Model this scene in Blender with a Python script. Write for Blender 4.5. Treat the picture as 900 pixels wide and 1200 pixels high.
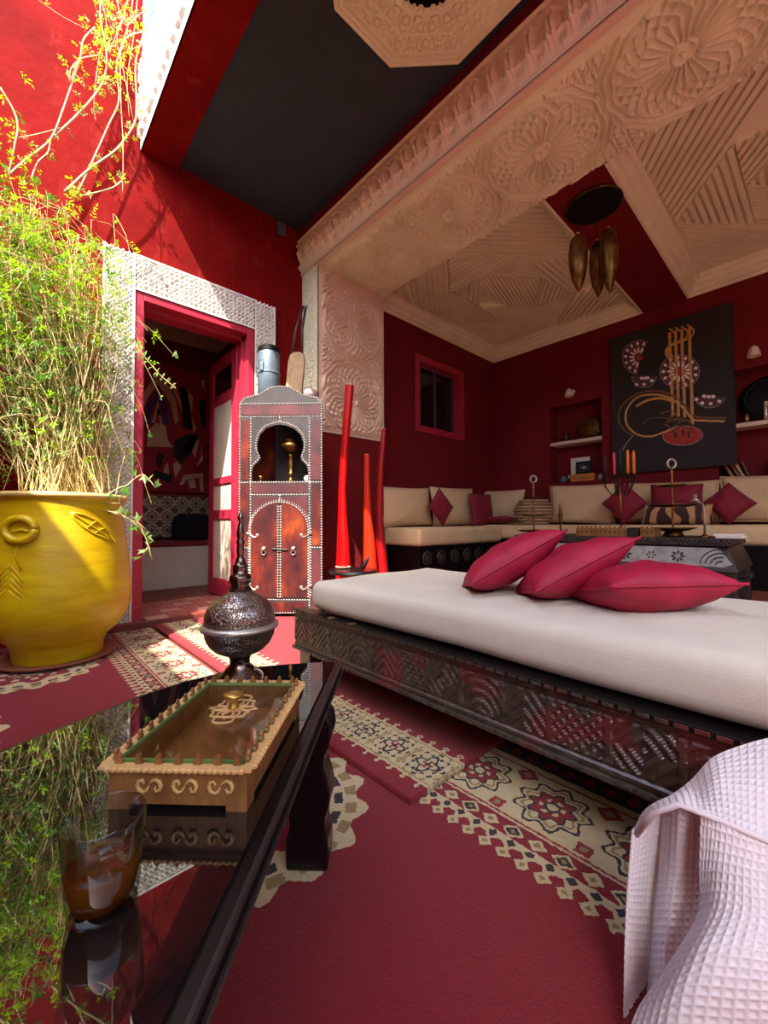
import bpy, bmesh, math, random
import numpy as np
from mathutils import Vector, noise as mnoise
random.seed(7)
for o in list(bpy.data.objects): bpy.data.objects.remove(o)
SC = bpy.context.scene
COL = SC.collection

# ------------------------------------------------------------------ camera
FPX, YAW, PIT, ROL, CH = 477.75, math.radians(47.22), math.radians(1.54), math.radians(-.276), .68
_F = np.array([math.cos(YAW)*math.cos(PIT), math.sin(YAW)*math.cos(PIT), math.sin(PIT)])
_r = np.array([math.sin(YAW), -math.cos(YAW), 0.]); _u = np.cross(_r, _F)
RT = _r*math.cos(ROL) + _u*math.sin(ROL); UP = np.cross(RT, _F); FW = _F
EYE = np.array([0, 0, CH])
from mathutils import Matrix
cd = bpy.data.cameras.new('camera'); cam = bpy.data.objects.new('camera', cd); COL.objects.link(cam)
cd.sensor_fit = 'AUTO'; cd.sensor_width = 36; cd.lens = FPX*36/1200; cd.clip_start = .02; cd.clip_end = 200
cam.matrix_world = Matrix(((RT[0], UP[0], -FW[0], 0), (RT[1], UP[1], -FW[1], 0), (RT[2], UP[2], -FW[2], CH), (0, 0, 0, 1)))
SC.camera = cam
def ray(x, y): return FW + RT*(x-450)/FPX - UP*(y-600)/FPX
def onp(x, y, ax, v):
    d = ray(x, y); t = (v-EYE[ax])/d[ax]; return EYE + t*d
def ZP(x, y, z=0.): return onp(x, y, 2, z)
def XP(x, y, v): return onp(x, y, 0, v)
def YP(x, y, v): return onp(x, y, 1, v)
def DP(x, y, d): return EYE + ray(x, y)*d

# ------------------------------------------------------------------ sky, sun, exposure
SUN_DIR = Vector((.61, .42, -1.0)).normalized()
w = bpy.data.worlds.new('sky'); SC.world = w; w.use_nodes = True
wn = w.node_tree; bg = wn.nodes['Background']
st = wn.nodes.new('ShaderNodeTexSky'); st.sky_type = 'NISHITA'; st.sun_disc = False
st.sun_elevation = math.asin(-SUN_DIR.z); st.sun_rotation = math.atan2(-SUN_DIR.x, -SUN_DIR.y)
st.air_density = 1.0; st.dust_density = 2.5; st.ozone_density = .6
wn.links.new(st.outputs[0], bg.inputs[0]); bg.inputs[1].default_value = .55
sl = bpy.data.lights.new('sun_offscreen', 'SUN'); sl.energy = 9.5; sl.angle = .0095; sl.color = (1, .93, .82)
so = bpy.data.objects.new('sun_offscreen', sl); COL.objects.link(so); so.rotation_euler = SUN_DIR.to_track_quat('-Z', 'Y').to_euler()
so.location = (-3, -2, 8)
SC.view_settings.view_transform = 'Standard'; SC.view_settings.look = 'None'
SC.view_settings.gamma = 1; SC.view_settings.use_curve_mapping = False
SC.view_settings.exposure = .72

# ------------------------------------------------------------------ node helpers
def lin(c):
    return tuple((v/255/12.92 if v/255 <= .04045 else ((v/255+.055)/1.055)**2.4) for v in c[:3]) + (1.,)
class S:
    nt = None
    def __init__(s, k): s.k = k
    def __add__(a, b): return M('ADD', a, b)
    def __radd__(a, b): return M('ADD', b, a)
    def __sub__(a, b): return M('SUBTRACT', a, b)
    def __rsub__(a, b): return M('SUBTRACT', b, a)
    def __mul__(a, b): return M('MULTIPLY', a, b)
    def __rmul__(a, b): return M('MULTIPLY', b, a)
    def __truediv__(a, b): return M('DIVIDE', a, b)
    def __lt__(a, b): return M('LESS_THAN', a, b)
    def __gt__(a, b): return M('GREATER_THAN', a, b)
def M(op, *a):
    n = S.nt.nodes.new('ShaderNodeMath'); n.operation = op
    for i, v in enumerate(a):
        if isinstance(v, S): S.nt.links.new(v.k, n.inputs[i])
        else: n.inputs[i].default_value = v
    return S(n.outputs[0])
def absm(a): return M('ABSOLUTE', a)
def maxm(a, b): return M('MAXIMUM', a, b)
def minm(a, b): return M('MINIMUM', a, b)
def cosm(a): return M('COSINE', a)
def cell(a, p):      # signed distance to nearest cell centre
    return M('PINGPONG', a, p) if False else (M('FLOORED_MODULO', a, p) - p/2)
def between(a, lo, hi): return (a > lo)*(a < hi)
def mixc(f, a, b):
    n = S.nt.nodes.new('ShaderNodeMix'); n.data_type = 'RGBA'
    for i, v in ((0, f), (6, a), (7, b)):
        if isinstance(v, S): S.nt.links.new(v.k, n.inputs[i])
        elif isinstance(v, (int, float)): n.inputs[i].default_value = v
        else: n.inputs[i].default_value = v
    return S(n.outputs[2])
def coords(kind='Object'):
    t = S.nt.nodes.new('ShaderNodeTexCoord'); s = S.nt.nodes.new('ShaderNodeSeparateXYZ')
    S.nt.links.new(t.outputs[kind], s.inputs[0]); return S(t.outputs[kind]), S(s.outputs[0]), S(s.outputs[1]), S(s.outputs[2])
def noise(vec, scale, detail=4, rough=.6, sx=None):
    n = S.nt.nodes.new('ShaderNodeTexNoise'); n.inputs['Scale'].default_value = scale
    n.inputs['Detail'].default_value = detail; n.inputs['Roughness'].default_value = rough
    if sx:
        m = S.nt.nodes.new('ShaderNodeMapping'); m.inputs['Scale'].default_value = sx
        S.nt.links.new(vec.k, m.inputs[0]); vec = S(m.outputs[0])
    S.nt.links.new(vec.k, n.inputs['Vector']); return S(n.outputs['Fac'])
def ramp(f, stops):
    n = S.nt.nodes.new('ShaderNodeValToRGB'); S.nt.links.new(f.k, n.inputs[0])
    e = n.color_ramp.elements
    e[0].position, e[0].color = stops[0]; e[1].position, e[1].color = stops[-1]
    for p, c in stops[1:-1]:
        x = e.new(p); x.color = c
    return S(n.outputs[0])
def begin(name, rough=.6, metal=0., spec=None):
    m = bpy.data.materials.new(name); m.use_nodes = True; S.nt = m.node_tree
    b = m.node_tree.nodes['Principled BSDF']; b.inputs['Roughness'].default_value = rough; b.inputs['Metallic'].default_value = metal
    if spec is not None: b.inputs['Specular IOR Level'].default_value = spec
    return m, b
def setc(b, c):
    if isinstance(c, S): S.nt.links.new(c.k, b.inputs['Base Color'])
    else: b.inputs['Base Color'].default_value = c
def bump(b, h, strength, dist=.01):
    n = S.nt.nodes.new('ShaderNodeBump'); n.inputs['Strength'].default_value = strength; n.inputs['Distance'].default_value = dist
    S.nt.links.new(h.k, n.inputs['Height']); S.nt.links.new(n.outputs[0], b.inputs['Normal'])
def simple(name, rgb, rough=.6, metal=0., var=.12, vs=6., bs=0., bsc=80., spec=None, sx=None, rgb2=None, sheen=0.):
    m, b = begin(name, rough, metal, spec)
    vec, x, y, z = coords()
    c = lin(rgb); c2 = lin(rgb2) if rgb2 else tuple(v*(1-2*var) for v in c[:3])+(1,)
    c1 = c if rgb2 else tuple(min(1, v*(1+var)) for v in c[:3])+(1,)
    n = noise(vec, vs, 5, .6, sx)
    setc(b, ramp(n, [(.3, c2), (.7, c1)]))
    if bs: bump(b, noise(vec, bsc, 4, .6, sx), bs, .004)
    if sheen: b.inputs['Sheen Weight'].default_value = sheen
    return m
MT = {}
# walls
m, b = begin('red_tadelakt_paint', .85, 0, .08); vec, x, y, z = coords(); MT['red'] = m
c = ramp(noise(vec, 1.6, 6, .65), [(.3, lin((100, 12, 11))), (.55, lin((128, 17, 15))), (.75, lin((144, 34, 29)))])
c = mixc(ramp(noise(vec, 9, 6, .7, (1, 1, .35)), [(.56, (0, 0, 0, 1)), (.72, (1, 1, 1, 1))])*.45, c, lin((160, 54, 46)))
setc(b, c); bump(b, noise(vec, 11, 6, .65), .45, .012)
MT['wine'] = simple('wine_red_paint', (114, 27, 31), .75, var=.1, vs=2.0, bs=.15, bsc=12, spec=.15)
MT['black_ceiling'] = simple('charcoal_ceiling_paint', (46, 54, 64), .75, var=.12, vs=3, bs=.1, bsc=10)
MT['pink'] = simple('pink_door_paint', (176, 38, 64), .5, var=.12, vs=5, bs=.2, bsc=20)
MT['plaster'] = simple('beige_carved_plaster', (240, 236, 200), .75, var=.05, vs=4)
MT['plaster_pink'] = simple('rose_plaster', (238, 210, 180), .6, var=.06, vs=4)
MT['white_plaster'] = simple('white_lace_plaster', (238, 236, 228), .8, var=.05, vs=8)
MT['terracotta'] = simple('terracotta_floor', (130, 62, 48), .6, var=.2, vs=5, bs=.1)
MT['shelf_white'] = simple('whitewashed_shelf', (220, 200, 180), .7, var=.06, vs=6)
MT['cream_wall'] = simple('cream_lime_wash', (210, 190, 165), .8, var=.1, vs=3)
MT['bounce_lime'] = simple('bounce_wall_limewash', (222, 190, 160), .85, var=.06, vs=2)  # pale finish of the unseen walls added for warm bounce light
# objects
MT['yellow_pot'] = simple('yellow_glaze', (206, 180, 6), .38, rgb2=(176, 140, 4), vs=3.2, bs=.35, bsc=9, sx=(1, 1, 5))
MT['mattress'] = simple('cream_canvas', (208, 203, 190), .85, var=.04, vs=5, bs=.25, bsc=240)
MT['sofa'] = simple('beige_sofa_cotton', (214, 182, 140), .85, var=.06, vs=5, bs=.2, bsc=200)
MT['fuchsia'] = simple('fuchsia_velvet', (168, 4, 54), .65, var=.16, vs=9, bs=.25, bsc=40)
MT['crimson'] = simple('crimson_velvet', (132, 10, 36), .75, var=.15, vs=9, bs=.2, bsc=40, sheen=.05)
MT['dark_wood'] = simple('ebonised_wood', (48, 36, 32), .45, var=.3, vs=8, bs=.3, bsc=30, sx=(1, 1, 6))
MT['black_lacquer'] = simple('black_lacquer', (14, 11, 11), .3, var=.3, vs=9, bs=.05, bsc=40)
MT['oak'] = simple('light_fret_wood', (138, 92, 46), .5, var=.2, vs=14, bs=.2, bsc=60, sx=(6, 1, 1))
MT['oak_pale'] = simple('pale_cut_wood', (206, 164, 104), .55, var=.12, vs=20)
MT['wood_board'] = simple('weathered_pale_wood', (178, 146, 104), .6, var=.2, vs=10, sx=(6, 6, 1))
MT['brass'] = simple('aged_brass', (164, 124, 62), .35, 1., var=.25, vs=20)
MT['bronze'] = simple('dark_bronze', (120, 84, 42), .42, 1., var=.35, vs=16, bs=.2, bsc=50)
MT['silver'] = simple('nickel_silver', (200, 192, 178), .35, .75, var=.15, vs=20)
MT['gold'] = simple('gilt_knob', (206, 168, 84), .3, .8, var=.1, vs=12)
MT['iron'] = simple('black_iron', (26, 24, 24), .5, .6, var=.2, vs=20)
MT['sconce'] = simple('white_ceramic', (225, 210, 195), .4, var=.04, vs=10)
MT['vase_red'] = simple('red_lacquer', (190, 8, 12), .28, var=.1, vs=3)
MT['vase_orange'] = simple('orange_red_lacquer', (200, 44, 16), .28, var=.1, vs=3)
MT['vase_wine'] = simple('deep_red_lacquer', (150, 12, 18), .3, var=.1, vs=3)
MT['stem'] = simple('dry_straw_stem', (212, 190, 132), .7, var=.2, vs=20)
MT['twig'] = simple('pale_bark_vine', (205, 168, 128), .7, var=.2, vs=12)
MT['soil'] = simple('dark_soil', (52, 38, 28), .95, var=.4, vs=30, bs=.6)
MT['slate'] = simple('blue_grey_enamel', (96, 112, 124), .45, .2, var=.15, vs=10)
MT['paper'] = simple('off_white_paper', (226, 218, 206), .8, var=.03, vs=10)
MT['dark_print'] = simple('dark_print', (40, 44, 46), .6, var=.3, vs=30)
MT['orange_wood'] = simple('orange_wood', (196, 120, 50), .5, var=.15, vs=12)
MT['canvas_black'] = simple('black_canvas', (40, 37, 34), .8, var=.12, vs=4, bs=.15, bsc=300)
MT['ochre_paint'] = simple('ochre_paint', (206, 156, 84), .6, var=.15, vs=30)
MT['grey_paint'] = simple('grey_paint', (150, 140, 146), .7, var=.1, vs=30)
MT['mauve_paint'] = simple('mauve_paint', (88, 60, 66), .7, var=.2, vs=20)
MT['white_paint'] = simple('white_dab_paint', (240, 226, 220), .7, var=.05, vs=30)
MT['brick_paint'] = simple('brick_red_paint', (176, 56, 44), .7, var=.25, vs=30)
MT['olive_paint'] = simple('brown_paint', (110, 78, 52), .7, var=.2, vs=30)
MT['frame_grey'] = simple('inlaid_grey_wood', (150, 146, 142), .5, var=.2, vs=20, bs=.3, bsc=60)
for nm, c in dict(c_black=(30, 30, 32), c_pink=(226, 70, 96), c_orange=(240, 136, 30)).items():
    MT[nm] = simple('wax_'+nm[2:], c, .5, var=.05, vs=10)
for nm, c in dict(leaf_lime=(160, 204, 24), leaf_green=(88, 142, 40), leaf_pale=(156, 196, 116), leaf_ivy=(134, 166, 96)).items():
    m = simple(nm.replace('leaf_', '')+'_leaf', c, .45, var=.2, vs=14); nt = m.node_tree
    tr = nt.nodes.new('ShaderNodeBsdfTranslucent'); tr.inputs[0].default_value = lin(c); mx = nt.nodes.new('ShaderNodeMixShader'); mx.inputs[0].default_value = .45
    nt.links.new(nt.nodes['Principled BSDF'].outputs[0], mx.inputs[1]); nt.links.new(tr.outputs[0], mx.inputs[2]); nt.links.new(mx.outputs[0], nt.nodes['Material Output'].inputs[0])
    MT[nm] = m
# glass
def thin_glass(name, tint, pw=4., k=.7):
    m, b = begin(name); nt = m.node_tree; tb = nt.nodes.new('ShaderNodeBsdfTransparent'); tb.inputs[0].default_value = tint
    gb = nt.nodes.new('ShaderNodeBsdfGlossy'); gb.inputs['Roughness'].default_value = .02; lw = nt.nodes.new('ShaderNodeLayerWeight'); lw.inputs[0].default_value = .5; f1 = nt.nodes.new('ShaderNodeMath'); f1.operation = 'POWER'; nt.links.new(lw.outputs['Facing'], f1.inputs[0]); f1.inputs[1].default_value = pw; fr = nt.nodes.new('ShaderNodeMath'); fr.operation = 'MULTIPLY_ADD'; nt.links.new(f1.outputs[0], fr.inputs[0]); fr.inputs[1].default_value = k; fr.inputs[2].default_value = .035
    mx = nt.nodes.new('ShaderNodeMixShader'); nt.links.new(fr.outputs[0], mx.inputs[0]); nt.links.new(tb.outputs[0], mx.inputs[1]); nt.links.new(gb.outputs[0], mx.inputs[2])
    nt.links.new(mx.outputs[0], nt.nodes['Material Output'].inputs[0]); return m
MT['glass'] = thin_glass('clear_glass', (.80, .83, .80, 1), pw=2.2, k=.6)
m = thin_glass('amber_tea', (.42, .17, .035, 1)); nt = m.node_tree; MT['tea'] = m
tl = nt.nodes.new('ShaderNodeBsdfDiffuse'); tl.inputs[0].default_value = lin((190, 110, 30)); mx2 = nt.nodes.new('ShaderNodeMixShader'); mx2.inputs[0].default_value = .22
src = nt.nodes['Material Output'].inputs[0].links[0].from_socket; nt.links.new(src, mx2.inputs[1]); nt.links.new(tl.outputs[0], mx2.inputs[2]); nt.links.new(mx2.outputs[0], nt.nodes['Material Output'].inputs[0])
MT['pane'] = thin_glass('lid_pane', (.95, .94, .9, 1))
m, b = begin('dark_window_glass', .08); b.inputs['Base Color'].default_value = lin((26, 22, 24)); MT['dark_glass'] = m
# black glass table top
m, b = begin('polished_black_glass', .015, 0, .9); vec, x, y, z = coords(); n = noise(vec, 160, 3)
setc(b, ramp(n, [(.3, (.004, .004, .004, 1)), (.75, (.012, .011, .01, 1))])); b.inputs['Coat Weight'].default_value = 1.; b.inputs['Coat Roughness'].default_value = .01
MT['black_glass'] = m
# white towel
MT['towel'] = simple('white_pink_waffle_cotton', (212, 203, 208), .9, var=.02, vs=10, bs=.15, bsc=900)
# carved bed wood: dark with worn red and gold patches
m, b = begin('carved_painted_wood', .32); vec, x, y, z = coords()
n1 = noise(vec, 5.5, 2); n2 = noise(vec, 60, 5, .7)
base = ramp(n2, [(.35, lin((28, 23, 21))), (.75, lin((96, 84, 72)))])
base = mixc(ramp(n1, [(.52, (0, 0, 0, 1)), (.6, (1, 1, 1, 1))])*.7, base, lin((104, 40, 40)))
setc(b, base); bump(b, n2, .3, .003); b.inputs['Specular IOR Level'].default_value = .7; MT['bed_carved'] = m
# leather of the cabinet
m, b = begin('mottled_red_leather', .38); vec, x, y, z = coords(); n = noise(vec, 4.2, 6, .65, (1.4, 1.4, .7))
setc(b, ramp(n, [(.36, lin((34, 22, 24))), (.5, lin((78, 28, 28))), (.6, lin((112, 42, 24))), (.76, lin((164, 84, 32)))])); bump(b, noise(vec, 120), .15, .002); MT['leather'] = m
m, b = begin('mottled_plum_leather', .4); vec, x, y, z = coords(); n = noise(vec, 4.5, 6, .65)
setc(b, ramp(n, [(.35, lin((42, 32, 36))), (.55, lin((82, 40, 46))), (.75, lin((108, 50, 44)))])); bump(b, noise(vec, 120), .15, .002); MT['leather2'] = m
MT['stud'] = simple('pale_metal_stud', (206, 200, 190), .35, .4, var=.1, vs=30)
MT['leather_grey'] = simple('charcoal_leather', (60, 54, 56), .4, var=.3, vs=7, bs=.2, bsc=120)
# engraved dark metal of the sprinkler
m, b = begin('engraved_dark_silver', .28, 1.); vec, x, y, z = coords()
v = S.nt.nodes.new('ShaderNodeTexVoronoi'); v.feature = 'DISTANCE_TO_EDGE'; v.inputs['Scale'].default_value = 190; S.nt.links.new(vec.k, v.inputs['Vector'])
e = S(v.outputs[0]); setc(b, ramp(e, [(.02, lin((112, 100, 92))), (.14, lin((178, 164, 152)))])); bump(b, minm(e, .12), .6, .01); MT['engraved'] = m
MT['dark_silver'] = simple('dark_silver', (126, 112, 102), .25, 1., var=.25, vs=14)
# ------------------------------------------------------------------ rugs (flat print)
CRM, RED, DRK, OLV, ROS = lin((214, 194, 150)), lin((138, 9, 29)), lin((46, 38, 40)), lin((158, 134, 84)), lin((150, 34, 44))
def jcoords():
    vec, x, y, z = coords(); return vec, x+(noise(vec, 90, 2)-.5)*.012, y+(noise(vec, 83, 2)-.5)*.012, z
def sq(a): return a*a
def polar(u, v): return M('SQRT', sq(u)+sq(v)), M('ARCTAN2', v, u)
def medallion(c, u, v, R):
    """petalled medallion of radius R around (u,v)=(0,0) painted over colour c"""
    r, th = polar(u, v); rr = r/R
    edge = 1.0 + .13*cosm(th*9.)
    c = mixc((absm(rr-edge) < .055), c, DRK)
    c = mixc((absm(rr-edge*.80) < .05), c, OLV)
    e2 = .62 + .10*cosm(th*8.)
    c = mixc((rr < e2), c, RED)
    c = mixc((absm(rr-e2) < .05), c, DRK)
    c = mixc((rr < .40)*(cosm(th*6.+rr*6.) > .1), c, CRM)
    c = mixc((rr < .26), c, DRK)
    c = mixc((rr < .17), c, CRM)
    return c
def pile(b, vec, c, k=.5):
    n = noise(vec, 110, 6, .85)
    setc(b, mixc(ramp(n, [(.3, (0, 0, 0, 1)), (.75, (1, 1, 1, 1))])*.55, c, mixc(.6, c, (.02, .005, .006, 1))))
    bump(b, noise(vec, 170, 4, .8), k*1.6, .008)
    b.inputs['Sheen Weight'].default_value = .12; b.inputs['Specular IOR Level'].default_value = .1
def teeth(x, y, x0, sgn, per, dep, c, col, dark=None):
    """row of lozenge teeth standing on the line x=x0 pointing to sgn"""
    d = absm(cell(y, per)); t = (x-x0)*sgn
    lo = absm(t-dep*.62) + d
    c = mixc((d*1.3 < (dep*.45-t))*(t > -.002), c, col)
    c = mixc((lo < dep*.42), c, col)
    if dark: c = mixc((lo < dep*.17), c, dark)
    return c
m, b = begin('runner_pile', .95); vec, x, y, z = jcoords(); MT['rug_runner'] = m
c = mixc(0, RED, RED)
for a, bb in ((x, 0), (1.04-x, 1)):
    band = between(a, .06, .212)
    c = mixc(band, c, CRM)
    c = teeth(a, y, .212, 1, .05, .026, c, CRM, RED)
    c = teeth(a, y, .06, -1, .05, .02, c, CRM)
    u, v = a-.136, cell(y, .13)
    r, th = polar(u/.062, v/.058)
    inb = band
    c = mixc(inb*(absm(r-(.82+.12*cosm(th*8.))) < .07)*(cosm(th*16.) > -.5), c, DRK)
    c = mixc(inb*(absm(r-(.5+.16*cosm(th*4.))) < .08), c, DRK)
    c = mixc(inb*(r < .3)*(cosm(th*4.+.8) > 0), c, ROS)
    c = mixc(inb*(r < .12), c, DRK)
    c = mixc(inb*(absm(r-1.12) < .05)*(cosm(th*12.) > .2), c, OLV)
    c = mixc(inb*(absm(absm(v)-.0625) < .0018)*(absm(u) < .055), c, OLV)
    c = mixc(inb*(absm(absm(u)-.066) < .0022), c, OLV)
pile(b, vec, c, .5)

def border_rug(name, L, x_teeth, sign, cols=(RED,), meds=()):
    """field on one side of x_teeth, then teeth, guard stripe with lozenges and a cream border with medallions"""
    m, b = begin(name, .95); vec, x, y, z = jcoords()
    t = (x-x_teeth)*sign                     # >0 into the border
    c = mixc(0, RED, RED)
    for (mx, my, R, sx) in meds:
        u, v = (x-mx)/sx, y-my
        r, th = polar(u, v)
        c = mixc((r/R < 1.0+.06*cosm(th*16.)), c, CRM)
        c = mixc((absm(r/R-.9) < .05)*(cosm(th*24.) > -.2), c, OLV)
        c = mixc((absm(r/R-.78) < .04)*(cosm(th*20.) > -.3), c, DRK)
        c = mixc((r/R < .6+.08*cosm(th*8.)), c, RED)
        c = mixc((r/R < .5)*(cosm(th*10.)*cosm(r*90.) > .25), c, CRM)
        c = mixc((r/R < .42)*(cosm(th*7.+1.)*cosm(r*130.) > .45), c, DRK)
        c = mixc((r/R < .2), c, OLV); c = mixc((r/R < .1), c, DRK)
    c = teeth(x, y, x_teeth, -sign, .042, .04, c, CRM, OLV)
    c = mixc(between(t, 0, .02), c, CRM)
    d = absm(cell(y, .042)); c = mixc((absm(t-.008)+d < .011), c, DRK)
    g = between(t, .02, .062); c = mixc(g, c, RED)
    d = cell(y, .11); lo = absm(t-.041)*1.2 + absm(d)
    c = mixc(g*(lo < .026), c, CRM); c = mixc(g*(lo < .018), c, DRK); c = mixc(g*(lo < .008), c, OLV)
    d = cell(y+.055, .11); lo = absm(t-.041)*1.2 + absm(d)
    c = mixc(g*(lo < .022), c, CRM); c = mixc(g*(lo < .009), c, OLV)
    br = between(t, .066, .30); c = mixc(br, c, CRM)
    med = medallion(c, t-.175, cell(y, .20), .075); c = mixc(br, c, med)
    du = absm(cell(y+.1, .20)); lo = maxm(absm(t-.10), du); c = mixc(br*(lo < .016), c, ROS); c = mixc(br*(lo < .007), c, OLV)
    lo = absm(t-.25)+du; c = mixc(br*(lo < .03), c, ROS); c = mixc(br*(lo < .014), c, OLV)
    c = mixc(br*(absm(absm(t-.175)-.10) < .003), c, ROS)
    g2 = between(t, .30, .36); c = mixc(g2, c, DRK); c = mixc(g2*((absm(t-.33)+absm(cell(y, .05))) < .02), c, ROS)
    c = mixc((t > .36), c, RED)
    pile(b, vec, c, .5); return m

# ------------------------------------------------------------------ mesh helpers
class MB:
    def __init__(s): s.v = []; s.f = []
    def add(s, vs, fs):
        o = len(s.v); s.v += [tuple(float(q) for q in p) for p in vs]; s.f += [tuple(i+o for i in f) for f in fs]; return s
    def box(s, x0, x1, y0, y1, z0, z1):
        return s.add([(x0, y0, z0), (x1, y0, z0), (x1, y1, z0), (x0, y1, z0), (x0, y0, z1), (x1, y0, z1), (x1, y1, z1), (x0, y1, z1)],
                     [(3, 2, 1, 0), (4, 5, 6, 7), (0, 1, 5, 4), (1, 2, 6, 5), (2, 3, 7, 6), (3, 0, 4, 7)])
    def obox(s, c, ax, h):
        c = np.array(c, float); a = [np.array(q, float)*k for q, k in zip(ax, h)]
        vs = [c+i*a[0]+j*a[1]+k*a[2] for k in (-1, 1) for i, j in ((-1, -1), (1, -1), (1, 1), (-1, 1))]
        return s.add(vs, [(3, 2, 1, 0), (4, 5, 6, 7), (0, 1, 5, 4), (1, 2, 6, 5), (2, 3, 7, 6), (3, 0, 4, 7)])
    def tube(s, pts, r, n=6, flat=None):
        P = [np.array(p, float) for p in pts]; N = len(P)
        rs = r if hasattr(r, '__len__') else [r]*N
        vs, fs = [], []; t0 = P[1]-P[0]; t0 /= (np.linalg.norm(t0)+1e-12)
        a = np.array([0, 0, 1.]) if abs(t0[2]) < .9 else np.array([1., 0, 0])
        u = np.cross(t0, a); u /= np.linalg.norm(u)
        for i in range(N):
            t = P[min(i+1, N-1)]-P[max(i-1, 0)]; t /= (np.linalg.norm(t)+1e-12)
            u = u - t*(u@t); u /= (np.linalg.norm(u)+1e-12); v = np.cross(t, u)
            for k in range(n):
                an = 2*math.pi*k/n; vs.append(P[i]+rs[i]*(u*math.cos(an)+v*math.sin(an)))
        for i in range(N-1):
            for k in range(n):
                fs.append((i*n+k, i*n+(k+1) % n, (i+1)*n+(k+1) % n, (i+1)*n+k))
        fs.append(tuple(range(n-1, -1, -1))); fs.append(tuple((N-1)*n+k for k in range(n)))
        return s.add(vs, fs)
    def lathe(s, prof, c=(0, 0, 0), n=28, ax=None):
        U, V, W = ax if ax else ((1, 0, 0), (0, 1, 0), (0, 0, 1))
        U, V, W = (np.array(q, float) for q in (U, V, W)); c = np.array(c, float)
        vs, fs = [], []
        for r, z in prof:
            for k in range(n):
                an = 2*math.pi*k/n; vs.append(c + (U*math.cos(an)+V*math.sin(an))*max(r, 1e-4) + W*z)
        for i in range(len(prof)-1):
            for k in range(n):
                fs.append((i*n+k, i*n+(k+1) % n, (i+1)*n+(k+1) % n, (i+1)*n+k))
        fs.append(tuple(range(n-1, -1, -1))); L = len(prof)-1; fs.append(tuple(L*n+k for k in range(n)))
        return s.add(vs, fs)
    def prism(s, poly, o, U, V, N, t):
        """polygon (2d list) in frame o,U,V pushed from 0 to t along N"""
        o, U, V, N = (np.array(q, float) for q in (o, U, V, N))
        ar = sum(poly[i][0]*poly[(i+1) % len(poly)][1]-poly[(i+1) % len(poly)][0]*poly[i][1] for i in range(len(poly)))
        if (ar > 0) != (np.dot(np.cross(U, V), N)*t > 0): poly = poly[::-1]
        n = len(poly); vs = [o+U*a+V*b for a, b in poly]+[o+U*a+V*b+N*t for a, b in poly]
        fs = [tuple(range(n-1, -1, -1)), tuple(range(n, 2*n))]+[(i, (i+1) % n, n+(i+1) % n, n+i) for i in range(n)]
        return s.add(vs, fs)
    def ball(s, c, r, sc=(1, 1, 1), n=12, m=8):
        prof = []
        c = np.array(c, float); vs, fs = [], []
        for i in range(m+1):
            ph = math.pi*i/m
            for k in range(n):
                an = 2*math.pi*k/n; vs.append(c+np.array([sc[0]*r*math.sin(ph)*math.cos(an), sc[1]*r*math.sin(ph)*math.sin(an), -sc[2]*r*math.cos(ph)]))
        for i in range(m):
            for k in range(n): fs.append((i*n+k, i*n+(k+1) % n, (i+1)*n+(k+1) % n, (i+1)*n+k))
        return s.add(vs, fs)
    def grid(s, P):
        nu, nv = P.shape[:2]; o = len(s.v)
        s.v += [tuple(p) for p in P.reshape(-1, 3).tolist()]
        s.f += [(o+i*nv+j, o+(i+1)*nv+j, o+(i+1)*nv+j+1, o+i*nv+j+1) for i in range(nu-1) for j in range(nv-1)]
        return s
def obj(name, mb, mat, parent=None, smooth=False, bevel=0., seg=2, kind=None, label=None, loc=None):
    me = bpy.data.meshes.new(name)
    off = np.array(parent['_o']) if parent is not None else (np.array(loc, float) if loc is not None else np.zeros(3))
    v = np.array(mb.v, float)-off
    me.from_pydata(v.tolist(), [], mb.f); me.update()
    bm = bmesh.new(); bm.from_mesh(me); bmesh.ops.remove_doubles(bm, verts=bm.verts, dist=1e-6)
    if len(bm.faces) < 60000 and not getattr(mb, 'open', False): bmesh.ops.recalc_face_normals(bm, faces=bm.faces)
    bm.to_mesh(me); bm.free()
    o = bpy.data.objects.new(name, me); COL.objects.link(o)
    me.materials.append(MT[mat] if isinstance(mat, str) else mat)
    if parent is not None: o.parent = parent
    else: o.location = off.tolist()
    o['_o'] = [float(q) for q in off]
    if smooth:
        for p in me.polygons: p.use_smooth = True
        if smooth == 'auto':
            me.polygons.foreach_set('use_smooth', [True]*len(me.polygons))
            bm = bmesh.new(); bm.from_mesh(me)
            for e in bm.edges:
                if len(e.link_faces) == 2 and e.calc_face_angle(0) > .7: e.smooth = False
            bm.to_mesh(me); bm.free()
    if bevel:
        bv = o.modifiers.new('bevel', 'BEVEL'); bv.width = bevel; bv.segments = seg; bv.limit_method = 'ANGLE'; bv.angle_limit = .6
    if kind: o['kind'] = kind
    if label: o['label'] = label
    return o
def thing(name, label, cat, loc, group=None):
    e = bpy.data.objects.new(name, None); COL.objects.link(e); e.location = [float(q) for q in loc]; e['_o'] = [float(q) for q in loc]
    e.empty_display_size = .05
    e['label'] = label; e['category'] = cat
    if group: e['group'] = group
    return e
def tag(o, label, cat, group=None):
    o['label'] = label; o['category'] = cat
    if group: o['group'] = group
    return o
def struct(name, mb, mat, parent=None, **k):
    o = obj(name, mb, mat, parent, **k); o['kind'] = 'structure'; return o
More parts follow.
